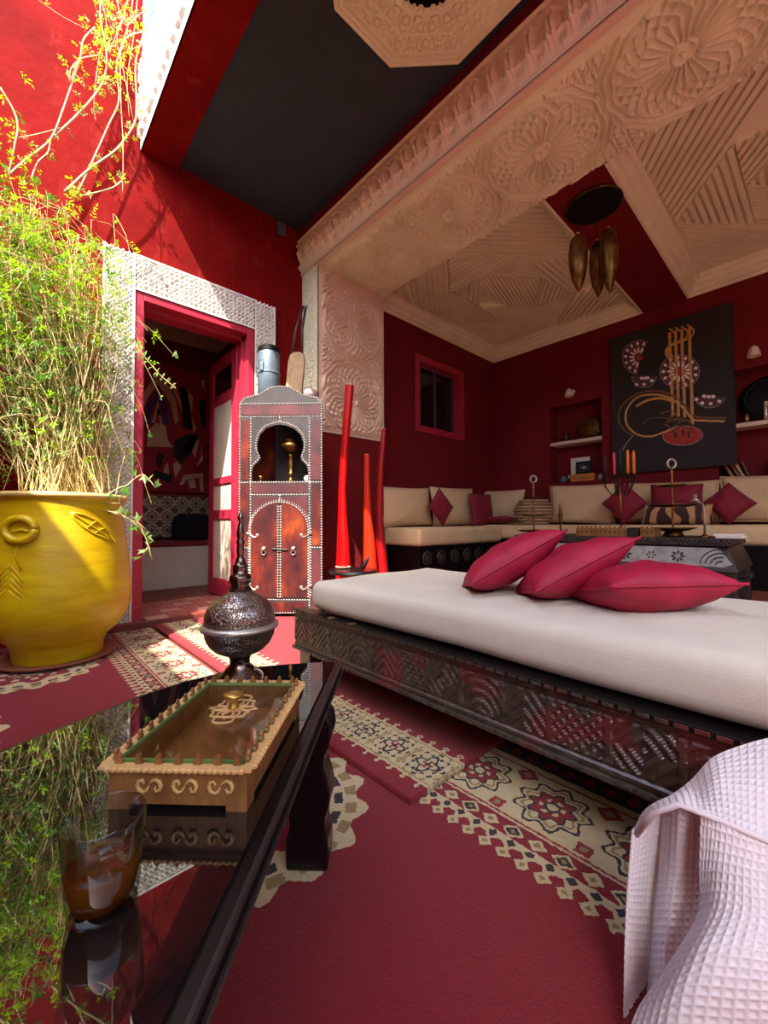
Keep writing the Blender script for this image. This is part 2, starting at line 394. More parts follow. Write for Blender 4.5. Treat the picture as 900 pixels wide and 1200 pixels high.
def field(o, U, V, N, W, H, du, fn, flip=False):
    """relief panel: rectangle o + u*U + v*V, raised by fn(u,v) along N"""
    nu, nv = max(2, int(W/du)+1), max(2, int(H/du)+1)
    u, v = np.meshgrid(np.linspace(0, W, nu), np.linspace(0, H, nv), indexing='ij')
    h = fn(u, v)
    o, U, V, N = (np.array(q, float) for q in (o, U, V, N))
    P = o + u[..., None]*U + v[..., None]*V + h[..., None]*N
    if np.dot(np.cross(U, V), N) < 0: P = P[::-1]
    mb = MB(); mb.grid(P); mb.open = True; return mb
def rbox(c, half, r, n=10, wr=0., ws=4., ax=None, puff=0.):
    """soft rounded box with a little wrinkle noise"""
    mb = MB(); half = np.array(half, float); ax = [np.array(q, float) for q in (ax or ((1, 0, 0), (0, 1, 0), (0, 0, 1)))]
    c = np.array(c, float)
    for d in range(3):
        for sg in (-1, 1):
            i, j = (d+1) % 3, (d+2) % 3
            def ts(h):
                k = max(2, int(n*h/max(half))+2); rr = min(r/h, .99)
                a = [-1+rr*(1-math.cos(math.pi/2*q/4)) for q in range(5)]; mid = np.linspace(-1+rr, 1-rr, k)[1:-1].tolist()
                return a+mid+[-q for q in a[::-1]]
            A, B = ts(half[i]), ts(half[j])
            P = np.zeros((len(A), len(B), 3))
            for p, a in enumerate(A):
                for q, b_ in enumerate(B):
                    pt = np.zeros(3); pt[d] = sg*half[d]; pt[i] = a*half[i]; pt[j] = b_*half[j]
                    inn = np.clip(pt, -(half-r), half-r); dv = pt-inn; L = np.linalg.norm(dv)
                    pt = inn+dv/L*r
                    if puff: pt[2] += puff*(1-(pt[0]/half[0])**2)*(1-(pt[1]/half[1])**2)*(1 if pt[2] > 0 else 0)
                    w_ = c+pt[0]*ax[0]+pt[1]*ax[1]+pt[2]*ax[2]
                    if wr:
                        w_ = w_+ (dv/L)@np.array(ax)*wr*mnoise.noise(Vector((w_*ws).tolist()))
                    P[p, q] = w_
            if sg < 0: P = P[::-1]
            mb.grid(P)
    return mb
def pillow(name, c, U, V, N, w, h, t, mat, label, cat='pillow', group=None, seed=0, conc=.07, pipe=True, n=22, smooth=True):
    c, U, V, N = (np.array(q, float) for q in (c, U, V, N))
    th = thing(name, label, cat, c-np.array([0, 0, 0]), group)
    a, b = np.meshgrid(np.linspace(-1, 1, n), np.linspace(-1, 1, n), indexing='ij')
    x = a*w/2*(1-conc*(1-b*b)); y = b*h/2*(1-conc*(1-a*a))
    z = t/2*np.power(np.clip((1-a**2)*(1-b**2), 0, 1), .5)
    mb = MB()
    for sg in (1, -1):
        zz = z.copy()
        for i in range(n):
            for j in range(n):
                q = mnoise.noise(Vector((a[i, j]*2.2+seed*3.1, b[i, j]*2.2, sg*4.+seed)))
                ed = mnoise.noise(Vector((math.atan2(b[i, j], a[i, j])*4., seed, sg)))*max(abs(a[i, j]), abs(b[i, j]))
                zz[i, j] *= 1+.16*q+.14*ed
        P = c + x[..., None]*U + y[..., None]*V + sg*zz[..., None]*N
        if sg < 0: P = P[::-1]
        mb.grid(P)
    obj('cover', mb, mat, th, smooth=True)
    if pipe:
        idx = [(i, 0) for i in range(n)]+[(n-1, j) for j in range(1, n)]+[(i, n-1) for i in range(n-2, -1, -1)]+[(0, j) for j in range(n-2, -1, -1)]
        pts = [c+x[i, j]*U+y[i, j]*V for i, j in idx]
        obj('piping', MB().tube(pts, .004, 5), mat, th, smooth=True)
    return th
def clip_poly(poly, a, b, cc):
    """keep a*x+b*y<=cc"""
    out = []
    for i in range(len(poly)):
        p, q = poly[i], poly[(i+1) % len(poly)]
        dp, dq = a*p[0]+b*p[1]-cc, a*q[0]+b*q[1]-cc
        if dp <= 0: out.append(p)
        if dp*dq < 0:
            t = dp/(dp-dq); out.append((p[0]+t*(q[0]-p[0]), p[1]+t*(q[1]-p[1])))
    return out
X3, Y3, Z3 = np.eye(3)
# ------------------------------------------------------------------ the setting
YD, XO, XJ, YJ, YW, XB, ZS, ZC = 3.08, 1.888, 2.63, 2.84, 3.02, 4.84, 2.86, 2.85
DX0, DX1, DZ = .60, 1.43, 2.23
struct('floor', MB().box(-6, 1.92, -5.2, 3.3, -.1, 0), 'terracotta')
struct('floor_alcove', MB().box(1.92, 5.1, -2.4, 3.3, -.1, .17), 'terracotta')
wl = MB().box(-2.4, DX0, YD, 3.3, 0, 5.2).box(DX1, 2.66, YD, 3.3, 0, 3.24).box(DX0, DX1, YD, 3.3, DZ, 3.24).box(DX0, .63, YD, 3.3, 3.24, 5.2).box(.63, .87, YD, 3.3, 3.24, 3.9)
struct('wall_left', wl, 'red')
struct('wall_courtyard', MB().box(-2.4, -2.2, -1.6, YD, 0, 3.2), 'red')
struct('wall_added_bounce', MB().box(-6, 5, -5.4, -5.2, 0, 3.6), 'bounce_lime')  # unseen wall behind the camera, added to bounce warm light inside
struct('wall_far_side', MB().box(-6.2, -6, -5.2, -1.6, 0, 3.6), 'bounce_lime')  # second unseen wall in the same bounce finish
struct('ceiling', MB().box(.86, 1.93, -2.2, YD, 3.24, 3.4), 'black_ceiling')
struct('ceiling_added_sunshade', MB().box(-2.4, .86, -1.6, .2, 3.2, 3.5).box(-2.4, -1.55, .2, YD, 3.2, 3.5), 'red')  # unseen roof slabs, added to block the sun and shape its patch
struct('beam_courtyard', MB().box(.635, .86, .2, YD, 3.2, 3.84), 'red', bevel=.006)
# small value functions for reliefs
def sm(a, lo, hi):
    t = np.clip((a-lo)/(hi-lo), 0, 1); return t*t*(3-2*t)
def lattice(u, v, k):
    s_ = math.sqrt(.5)
    return np.cos(k*u)+np.cos(k*v)+np.cos(k*(u+v)*s_)+np.cos(k*(u-v)*s_)
def lace(u, v, k=2*math.pi/.030, d=.012):
    q = lattice(u, v, k); return d*sm(np.abs(q-.2), .35, .8)
def rosette(du, dv):
    r = np.hypot(du, dv); th = np.arctan2(dv, du)
    h = np.where(r < .055, .55+.45*np.cos(2*th+r*150), 0)
    ray_ = sm(np.cos(26*th+.25*np.sin(r*60)), -.1, .7)*sm(r, .05, .07)
    h = np.where((r >= .055) & (r < .185), ray_, h)
    k = 2*math.pi/.062
    net = np.maximum(np.cos(26*th+k*r), np.cos(26*th-k*r))
    h = np.where((r >= .185) & (r < .285), sm(net, .55, .95), h)
    ring = np.cos(2*math.pi*r/.036+1.1*np.cos(13*th)*.9)
    h = np.where(r >= .285, sm(ring, .1, .75), h)
    return h
def rosettes(u, v, cs, d=.028):
    out = np.zeros_like(u); best = np.full_like(u, 9.)
    for cu, cv in cs:
        r = np.hypot(u-cu, v-cv); m_ = r < best
        out = np.where(m_, rosette(u-cu, v-cv), out); best = np.minimum(best, r)
    far = sm(best, .355, .375)
    out = out*(1-far)+far*sm(np.maximum(np.cos(150*u)*np.cos(150*v), np.cos(106*(u+v))*np.cos(106*(u-v))), .1, .6)
    return d*out
def edge_flat(h, v, H, lo, hi): return h*sm(v, lo, lo+.006)*(1-sm(v, H-hi-.006, H-hi))
# portal: beam, pillar, carved panels
struct('beam_portal', MB().box(1.9, XJ, -2.2, YJ+.2, ZS+.004, 3.4), 'wine')
sf = field((XO, YJ, ZS), -Y3, X3, -Z3, 2.95, XJ-XO, .0046,
           lambda u, v: edge_flat(rosettes(u, v, [(YJ-y_, .372) for y_ in (.39-.68, .39, 1.07, 1.75, 2.43)]), v, XJ-XO, .085, .012)+.002)
struct('trim_1', sf, 'plaster', smooth=True)
struct('trim_2', MB().box(XO, XJ, -2.2, YJ-2.95, ZS-.004, ZS+.01), 'plaster')
pl = MB().box(XO+.004, XJ, YJ+.004, YD, .0, ZS+.01)
struct('pillar', pl, 'wine', bevel=.004)
jf = field((XO, YJ, 1.47), X3, Z3, -Y3, XJ-XO, ZS-1.47, .0058,
           lambda u, v: edge_flat(rosettes(u, v, [(.35, .295), (.35, .985)]), u, XJ-XO, .03, .03)*sm(v, .02, .03)+.006)
struct('trim_3', jf, 'plaster_pink', smooth=True)
ff = field((XO, YJ, 1.47), Y3, Z3, -X3, YD-YJ, ZS-1.47, .006, lambda u, v: edge_flat(lace(u, v, 2*math.pi/.06, .010), u, YD-YJ, .03, .03)+.006)
struct('trim_4', ff, 'plaster', smooth=True)
struct('trim_5', MB().box(XO-.004, XJ, YJ-.006, YD, 1.45, 1.475), 'plaster_pink')
# scalloped cornice on the face of the portal beam
def cornice(u, v):
    H = .29; p = .105
    a = (u % p)/p-.5; t = v/H
    lump = np.exp(-((a)/.27)**2)*np.exp(-((t-.50)/.24)**2)
    rib = .5+.5*np.cos(a*2*math.pi*4+t*5)
    a2 = ((u+p/2) % p)/p-.5
    leaf = np.exp(-(a2/.22)**2)*np.exp(-((t-.20)/.09)**2)+np.exp(-(a2/.26)**2)*np.exp(-((t-.84)/.07)**2)
    arc = np.exp(-((np.hypot(a*p, (t-.56)*H)-.062)/.006)**2)
    h = .066*lump*(.45+.55*rib)+.026*leaf*(.6+.4*np.cos(a2*40))+.014*arc
    return h*sm(t, .10, .16)*(1-sm(t, .90, .95))+.012*(sm(t, .93, .96))+.010*(1-sm(t, .05, .08))
cf = field((XO-.012, YD, ZS-.004), -Y3, Z3-.13*X3, -X3, 2.9, .285, .0052, cornice)
struct('trim_6', cf, 'plaster_pink', smooth=True)
struct('trim_7', MB().box(XO-.05, XO+.02, YD-2.9-2.3, YD, 3.135, 3.15).box(XO-.012, XO+.03, YD-2.9-2.3, YD, ZS-.012, ZS+.004), 'plaster_pink')
struct('trim_8', MB().box(XO-.03, XO+.03, -2.2, YD-2.9, ZS-.004, 3.14), 'plaster_pink')
struct('wall_above_portal', MB().box(XO-.04, XO+.03, -2.2, YD, 3.15, 3.26), 'wine')
# white lace frieze on the courtyard face of the beam
def frieze(u, v):
    return edge_flat(.02*sm(np.abs(lattice(u, v, 2*math.pi/.085)), .5, 1.0), v, .64, .07, .05)+.01
fr = field((.635, YD, 3.2), -Y3, Z3, -X3, 2.6, .64, .009, frieze)
struct('trim_9', fr, 'white_plaster', smooth=False)
# ceiling rosette: octagon with carved bands round a dark lamp well
def octagon(cx, cy, zc_, R, fnr):
    n, mrad = 256, 74; vs = []
    for i in range(mrad+1):
        s_ = .44+(1-.44)*i/mrad
        for k in range(n):
            an = 2*math.pi*k/n; ap = ((an+math.pi/8) % (math.pi/4))-math.pi/8
            ro = R/math.cos(ap); rr = (s_ if s_ > .62 else s_)*ro
            if s_ < .5: rr = ro*s_*(1-(.5-s_)/.06*1)+R*s_*((.5-s_)/.06)
            vs.append((cx+rr*math.cos(an), cy+rr*math.sin(an), zc_-fnr(s_, an, rr)))
    fs = [(i*n+k, (i+1)*n+k, (i+1)*n+(k+1) % n, i*n+(k+1) % n) for i in range(mrad) for k in range(n)]
    mb = MB().add(vs, fs); mb.open = True; return mb
def octh(s_, an, r):
    x_, y_ = r*math.cos(an), r*math.sin(an); k = 2*math.pi/.05
    q = math.cos(k*x_)+math.cos(k*y_)+math.cos(k*(x_+y_)*.7071)+math.cos(k*(x_-y_)*.7071)
    orn = .016 if abs(q) > .8 else .002
    for b0 in (.49, .68, .86, .93):
        if abs(s_-b0) < .014: return .018
    if s_ > .95: return .020-.3*(max(0, s_-.985))
    if s_ > .88: return .012 if (int(an/(2*math.pi)*160+(s_ > .9)) % 2) else .006
    return orn
RX, RY = 1.335, 1.125
ro_ = thing('ceiling_rosette', 'octagonal carved cream plaster rosette on the black ceiling', 'rosette', (RX, RY, 3.24))
obj('carved_ring', octagon(RX, RY, 3.222, .455, octh), 'plaster', ro_, smooth=False)
side = MB()
for k in range(8):
    a0, a1 = math.pi/8+k*math.pi/4, math.pi/8+(k+1)*math.pi/4; R_ = .455/math.cos(math.pi/8)
    p0, p1 = (RX+R_*math.cos(a0), RY+R_*math.sin(a0)), (RX+R_*math.cos(a1), RY+R_*math.sin(a1))
    side.add([(*p0, 3.24), (*p1, 3.24), (*p1, 3.204), (*p0, 3.204)], [(0, 1, 2, 3)])
obj('rim', side, 'plaster', ro_)
obj('lamp_well', MB().lathe([(.215, 3.224), (.2, 3.236), (.12, 3.2385), (.0, 3.239)], (RX, RY, 0), 40), 'iron', ro_, smooth=True)

# door surround of pierced white plaster
def lace_f(u, v, W):
    k = 2*math.pi/.064; a = np.cos(k*u)*np.cos(k*v); b_ = np.cos(k*(u+v))*np.cos(k*(u-v))
    h = .022*(1-np.maximum(sm(-a, .30, .5), np.maximum(sm(a, .55, .7), sm(-b_, .72, .85))))
    return edge_flat(h, u, W, .014, .014)+.022*((u < .014) | (u > W-.014))+.001
for nm, x0, x1, z0, z1 in (('trim_10', .42, DX0, 0, 2.47), ('trim_11', DX1, 1.61, 0, 2.47)):
    struct(nm, field((x0, YD-.006, z0), X3, Z3, -Y3, x1-x0, z1-z0, .0042, lambda u, v: lace_f(u, v, x1-x0)), 'white_plaster')
struct('trim_12', field((DX0, YD-.006, DZ), X3, Z3, -Y3, DX1-DX0, .24, .0042, lambda u, v: lace_f(v, u, .24)), 'white_plaster')
# pink door casing and open leaf
dr = thing('door_1', 'pink panelled double door with one leaf folded open into the hall', 'door', (1.0, YD, 0)); dr['kind'] = 'structure'
obj('jamb', MB().box(DX0, DX0+.055, YD-.02, 3.32, .02, DZ), 'pink', dr, bevel=.004)
obj('jamb', MB().box(DX1-.055, DX1, YD-.02, 3.32, .02, DZ), 'pink', dr, bevel=.004)
obj('lintel', MB().box(DX0+.055, DX1-.055, YD-.02, 3.32, DZ-.055, DZ), 'pink', dr, bevel=.004)
obj('door_stop', MB().box(DX0+.055, DX0+.075, YD+.05, YD+.09, .05, DZ-.055), 'pink', dr)
obj('door_stop', MB().box(DX1-.075, DX1-.055, YD+.05, YD+.09, .05, DZ-.055), 'pink', dr)
obj('door_stop', MB().box(DX0+.055, DX1-.055, YD+.05, YD+.09, DZ-.085, DZ-.055), 'pink', dr)
LX, LY0, LY1, LZ0, LZ1 = 1.365, 3.20, 3.80, .07, 2.12
lf = obj('leaf', MB().box(LX-.02, LX+.02, LY0, LY0+.10, LZ0, LZ1).box(LX-.02, LX+.02, LY1-.10, LY1, LZ0, LZ1)
    .box(LX-.02, LX+.02, LY0+.1, LY1-.1, LZ0, LZ0+.14).box(LX-.02, LX+.02, LY0+.1, LY1-.1, .72, .80).box(LX-.02, LX+.02, LY0+.1, LY1-.1, 1.02, 1.08)
    .box(LX-.02, LX+.02, LY0+.1, LY1-.1, 1.72, 1.80).box(LX-.02, LX+.02, LY0+.1, LY1-.1, LZ1-.10, LZ1), 'pink', dr, bevel=.003)
for z0, z1, mt in ((.21, .72, 'shelf_white'), (.80, 1.02, 'shelf_white'), (1.08, 1.72, 'shelf_white'), (1.80, LZ1-.1, 'dark_glass')):
    obj('panel', MB().box(LX-.008, LX+.008, LY0+.1, LY1-.1, z0, z1), mt, lf)
struct('trim_13', MB().box(.2, 1.9, YD-.07, 3.32, 0, .05), 'terracotta', bevel=.006)
# hall behind the door
struct('floor_hall', MB().box(-.6, 2.0, 3.3, 5.0, -.02, .05), 'terracotta')
fh = bpy.data.objects['floor_hall']
MT['threshold_tile'] = simple('rose_zellige', (176, 92, 84), .35, var=.25, vs=9)
MT['threshold_tile2'] = simple('pale_zellige', (206, 160, 140), .35, var=.2, vs=9)
TW = .132
tm = [obj('tile', MB().box(0, TW, 0, .085, 0, .008), k, fh, bevel=.002) for k in ('threshold_tile', 'threshold_tile2')]
used = set()
for j in range(7):
    for i in range(6):
        src = tm[1] if (i+2*j) % 5 == 0 else tm[0]
        if src.name in used: t_ = src.copy(); COL.objects.link(t_)
        else: t_ = src; used.add(src.name)
        t_.location = (DX0+.08+i*(TW+.006)-(.06 if j % 2 else 0), YD-.06+j*.091, .05)
struct('wall_hall_back', MB().box(-.6, 2.0, 4.9, 5.1, 0, 2.9), 'wine')
struct('wall_hall_right', MB().box(1.82, 2.0, 3.3, 4.9, 0, 2.9), 'wine')
struct('wall_hall_left', MB().box(-.6, -.4, 3.3, 4.9, 0, 2.9), 'wine')
struct('ceiling_hall', MB().box(-.6, 2.0, 3.3, 5.1, 2.72, 2.9), 'cream_wall')
# tiled dado of the hall
m, b = begin('patterned_zellige', .3); vec, x, y, z = coords(); MT['dado_tile'] = m
u, v = x-.07, z-.07
r, th = polar(u, v)
c = mixc(0, lin((206, 186, 150)), lin((206, 186, 150)))
c = mixc((absm(r-(.045+.010*cosm(th*8.))) < .007), c, lin((70, 74, 66)))
c = mixc((r < .022+.006*cosm(th*8.)), c, lin((120, 56, 40)))
c = mixc(((absm(u)+absm(v)) > .105), c, lin((92, 88, 66)))
setc(b, c)
wb = bpy.data.objects['wall_hall_back']; t0 = None
for j in range(3):
    for i in range(9):
        t_ = obj('tile', MB().box(0, .146, -.012, 0, 0, .146), 'dado_tile', wb) if t0 is None else t0.copy()
        if t0 is None: t0 = t_
        else: COL.objects.link(t_)
        t_.location = (.47+i*.15, 4.9, .54+j*.15)
struct('trim_14', MB().box(.4, 1.82, 4.885, 4.9, .99, 1.01), 'brick_paint')

# alcove
nz = [(1.66, 2.25, 1.15, 2.07), (-.3, .66, 1.06, 2.05)]
bw = MB().box(XB, 5.1, 2.25, 3.3, .17, 3.1).box(XB, 5.1, .66, 1.66, .17, 3.1).box(XB, 5.1, -2.4, -.3, .17, 3.1)
for y0, y1, z0, z1 in nz: bw.box(XB, 5.1, y0, y1, .17, z0).box(XB, 5.1, y0, y1, z1, 3.1).box(5.04, 5.1, y0, y1, z0, z1)
struct('wall_back', bw, 'wine')
WX0, WX1, WZ0, WZ1 = 3.27, 4.15, 1.69, 2.545
ww = MB().box(XJ, WX0, YW, 3.3, .17, 3.1).box(WX1, XB, YW, 3.3, .17, 3.1).box(WX0, WX1, YW, 3.3, .17, WZ0).box(WX0, WX1, YW, 3.3, WZ1, 3.1)
struct('wall_window', ww, 'wine')
struct('wall_right', MB().box(XJ, 5.1, -2.4, -2.2, .17, 3.1), 'wine')
wi = struct('window_1', MB().box(WX0, WX0+.07, YW-.015, YW+.10, WZ0, WZ1).box(WX1-.07, WX1, YW-.015, YW+.10, WZ0, WZ1).box(WX0+.07, WX1-.07, YW-.015, YW+.10, WZ0, WZ0+.07).box(WX0+.07, WX1-.07, YW-.015, YW+.10, WZ1-.07, WZ1), 'pink', bevel=.004)
obj('casement', MB().box(WX0+.07, WX0+.10, YW+.09, YW+.13, WZ0+.07, WZ1-.07).box(WX1-.10, WX1-.07, YW+.09, YW+.13, WZ0+.07, WZ1-.07).box(3.70, 3.73, YW+.09, YW+.13, WZ0+.07, WZ1-.07), 'mauve_paint', wi)
for x0, x1 in ((WX0+.1, 3.70), (3.73, WX1-.1)): obj('pane', MB().box(x0, x1, YW+.105, YW+.112, WZ0+.07, WZ1-.07), 'dark_glass', wi)
struct('niche_1_shelf'.replace('niche_1_shelf', 'trim_15'), MB().box(XB+.005, 5.04, 1.66, 2.25, 1.60, 1.64), 'shelf_white', bevel=.005)
struct('trim_16', MB().box(XB+.005, 5.04, -.3, .66, 1.525, 1.565), 'shelf_white', bevel=.005)
# alcove ceiling with crown and ribbed panels
struct('ceiling_alcove', MB().box(XJ, 5.1, -2.4, 3.3, 3.015, 3.12), 'plaster')
struct('beam_alcove', MB().box(XJ, XB, .86, 1.23, ZC, 3.02), 'wine')
CP = [(.0, 0), (.016, 0), (.02, .022), (.045, .034), (.052, .062), (.085, .082), (.094, .11), (.118, .12), (.125, .15), (.14, .152), (.14, .165)]
def crown(path, inw):
    mb = MB(); mb.open = True
    vs = []
    for (px_, py_), (ix, iy) in zip(path, inw):
        for pr, dz in CP: vs.append((px_+ix*pr, py_+iy*pr, ZC+dz))
    k = len(CP); mb.add(vs, [(i*k+j, i*k+j+1, (i+1)*k+j+1, (i+1)*k+j) for i in range(len(path)-1) for j in range(k-1)])
    return mb
struct('trim_17', crown([(XJ, YW), (XB, YW), (XB, 1.23), (XJ, 1.23)], [(0, -1), (-1, -1), (-1, 1), (0, 1)]), 'plaster')
struct('trim_18', crown([(XJ, .86), (XB, .86), (XB, -2.2)], [(0, -1), (-1, -1), (-1, 0)]), 'plaster')
PZ = 3.015
z1c = lambda p: (440+p[0]/2.647, 210+p[1]/2.647)
z2c = lambda p: (690+p[0]/4., 60+p[1]/4.)
ca = bpy.data.objects['ceiling_alcove']
def cpanel(conv, pix, dpix, pitch, base, rise, duty=.62):
    poly = [tuple(ZP(*conv(p), PZ-base)[:2]) for p in pix]
    for (a, b_, c_) in ((-1, 0, -XJ-.002), (1, 0, XB-.14)): poly = clip_poly(poly, a, b_, c_)
    if len(poly) < 3: return
    mb = MB().prism(poly, (0, 0, PZ), X3, Y3, -Z3, base)
    if dpix:
        p0, p1 = (ZP(*conv(q), PZ-base)[:2] for q in dpix); d = p1-p0; d /= np.linalg.norm(d); nrm = np.array([-d[1], d[0]])
        ss = [nrm@np.array(q) for q in poly]; s_ = min(ss)
        while s_ < max(ss):
            q = clip_poly(clip_poly(poly, nrm[0], nrm[1], s_+pitch*duty), -nrm[0], -nrm[1], -s_)
            if len(q) >= 3: mb.prism(q, (0, 0, PZ-base), X3, Y3, -Z3, rise*2.4)
            s_ += pitch
    obj('ceiling_panel', mb, 'plaster', ca)
b1 = [([(45, 352), (224, 238), (228, 440)], [(224, 238), (228, 440)], .052, .016, .010),
      ([(226, 236), (432, 240), (232, 345)], [(432, 240), (232, 345)], .052, .020, .010),
      ([(226, 236), (525, 52), (668, 246), (432, 240)], [(226, 236), (668, 246)], .05, .010, .007),
      ([(432, 240), (485, 246), (520, 300), (340, 297)], [(432, 240), (485, 246)], .03, .012, .004),
      ([(485, 246), (664, 248), (610, 348), (520, 300)], [(490, 250), (610, 348)], .05, .018, .010),
      ([(520, 300), (607, 350), (490, 396)], [(520, 300), (490, 396)], .045, .022, .010),
      ([(625, 352), (745, 308), (795, 380), (560, 452)], [(640, 350), (560, 452)], .055, .018, .010),
      ([(60, 360), (228, 440), (560, 452), (370, 522)], [(228, 440), (560, 452)], .03, .010, .004),
      ([(236, 348), (395, 442), (228, 437)], [(236, 348), (395, 442)], .03, .012, .004),
      ([(240, 345), (335, 295), (322, 388)], [(335, 295), (322, 388)], .045, .024, .010),
      ([(335, 297), (430, 295), (515, 305), (490, 396), (400, 388), (330, 340)], [(400, 388), (335, 297)], .035, .014, .006),
      ([(322, 390), (490, 396), (395, 442)], [(322, 390), (490, 396)], .03, .016, .004),
      ([(490, 396), (607, 350), (560, 452), (395, 442)], [(560, 452), (395, 442)], .03, .010, .004)]
for a in b1: cpanel(z1c, *a)
b2 = [([(195, 430), (380, 320), (605, 180), (840, 20), (1000, -80), (1000, -60), (410, 785)], [(840, 170), (410, 785)], .05, .016, .011),
      ([(410, 788), (670, 425), (775, 800)], [(670, 425), (775, 800)], .045, .026, .011),
      ([(690, 440), (840, 350), (1000, 250), (1000, 290), (735, 612)], [(840, 480), (735, 612)], .045, .016, .010),
      ([(735, 620), (1000, 625), (1000, 790), (780, 800)], [(735, 620), (1000, 625)], .03, .010, .004),
      ([(410, 792), (1000, 845), (1000, 920), (535, 1060)], [(410, 792), (1000, 845)], .03, .008, .004),
      ([(740, 612), (840, 520), (1000, 400), (1000, 615)], [(800, 560), (810, 612)], .045, .022, .010)]
for a in b2: cpanel(z2c, *a)
# small junction box and wires
tag(obj('junction_box', MB().box(1.635, 1.705, YD-.03, YD, 3.125, 3.225), 'slate', bevel=.006, loc=(1.67, YD-.015, 3.125)), 'small grey junction box high on the red wall under the black ceiling', 'junction box')

# ------------------------------------------------------------------ rugs on the floor
def rug(name, x0, x1, y0, y1, z0, z1, mat, label):
    return tag(obj(name, MB().box(x0, x1, y0, y1, z0, z1), mat, bevel=.004, loc=(x0, y0, z0)), label, 'rug')
MT['rug_big'] = border_rug('field_rug_pile', 1, .775+1.2, 1, meds=[(.44+1.2, .94+1.45, .26, 1.0)])
MT['rug_far'] = border_rug('far_rug_pile', 1, .42+1.6, 1, meds=[(-.30+1.6, .42, .30, 1.0), (.10+1.6, 1.02, .24, 1.0)])
rug('floor_rug', -1.2, 1.22, -1.45, 1.42, 0, .010, 'rug_big', 'large deep red rug with a cream medallion border under the black table')
rug('floor_rug', -1.6, .70, 1.44, 2.99, 0, .010, 'rug_far', 'crimson rug with cream medallions under the yellow pot')
rug('runner_rug', .71, 1.75, .68, 2.97, .011, .027, 'rug_runner', 'red runner with a cream flower band lying under the carved daybed')
# ------------------------------------------------------------------ daybed
BX0, BX1, BY0, BY1 = .922, 1.70, -.62, 1.565
bd = thing('daybed', 'low daybed with a carved dark wooden rail painted in worn red', 'daybed', ((BX0+BX1)/2, .5, .027))
def rail_h(u, v):
    H = .135; cw = .125; k = np.floor(u/cw).astype(int) % 4; a = (u % cw)/cw; t = v/H
    c0 = np.cos(2*math.pi*(np.abs(a-.5)*4.2+t*4.2))                     # chevrons
    c1 = np.maximum(np.cos(2*math.pi*(a*5+t*5)), np.cos(2*math.pi*(a*5-t*5)))
    c2 = np.cos(2*math.pi*(np.abs(a-.5)+np.abs(t-.5))*4.5)               # diamonds
    c3 = np.cos(2*math.pi*np.hypot((a-.5)*1.2, t)*5.5)                      # arches
    q = np.select([k == 0, k == 1, k == 2, k == 3], [c0, c1, c2, c3])
    h = .0045*sm(q, -.2, .5)
    sep = np.minimum(a, 1-a)*cw
    h = np.where(sep < .006, .005, h)
    h = np.where((v < .012) | (v > H-.012), .005, h)
    h = np.where(((v > .012) & (v < .017)) | ((v > H-.017) & (v < H-.012)), 0, h)
    return h
obj('rail_front', MB().box(BX0+.004, BX0+.04, BY0, BY1, .158, .298), 'dark_wood', bd)
rc = field((BX0+.003, BY1, .1605), -Y3, Z3, -X3, BY1-BY0-.3, .135, .0042, rail_h)
obj('carving', rc, 'bed_carved', bpy.data.objects['rail_front'], smooth=False)
obj('rail_back', MB().box(BX1-.04, BX1, BY0, BY1, .158, .298), 'dark_wood', bd, bevel=.004)
obj('rail_end', MB().box(BX0+.04, BX1-.04, BY1-.04, BY1, .158, .298), 'bed_carved', bd, bevel=.004)
obj('rail_end', MB().box(BX0+.04, BX1-.04, BY0, BY0+.04, .158, .298), 'bed_carved', bd, bevel=.004)
obj('slat_base', MB().box(BX0+.04, BX1-.04, BY0+.04, BY1-.04, .22, .29), 'dark_wood', bd)
obj('top_moulding', MB().box(BX0-.010, BX0+.055, BY0, BY1+.008, .298, .312), 'black_lacquer', bd, bevel=.004)
obj('bottom_moulding', MB().box(BX0-.012, BX0+.04, BY0, BY1+.006, .146, .158), 'bed_carved', bd, bevel=.003)
# beaded strings along the two mouldings
for nm, zz, xx in (('bead_string', .305, BX0-.011), ('bead_string', .152, BX0-.013)):
    bb = MB(); y_ = BY0+.3
    while y_ < BY1:
        bb.box(xx-.003, xx+.002, y_, y_+.022, zz-.0035, zz+.0035); y_ += .031
    obj(nm, bb, 'bed_carved', bd, kind='stuff')
for x_, y_ in ((BX0+.01, BY1-.10), (BX1-.09, BY1-.10), (BX0+.01, BY0+.02), (BX1-.09, BY0+.02)):
    obj('leg', MB().box(x_, x_+.08, y_, y_+.08, .027 if y_ > .6 else .010, .158), 'bed_carved', bd, bevel=.005)
for x_, y_ in ((BX0+.02, 1.30), (BX0+.02, 1.17)):
    obj('label_tab', MB().box(BX0-.006, BX0+.02, y_, y_+.02, .312, .3145), 'gold', bd)
mt = tag(obj('mattress', rbox((1.315, .43, .3785), (.375, 1.055, .060), .040, 26, .006, 3.5, puff=.012), 'mattress', smooth=True, loc=(1.31, .43, .312)), 'long cream canvas mattress on the carved daybed', 'mattress')
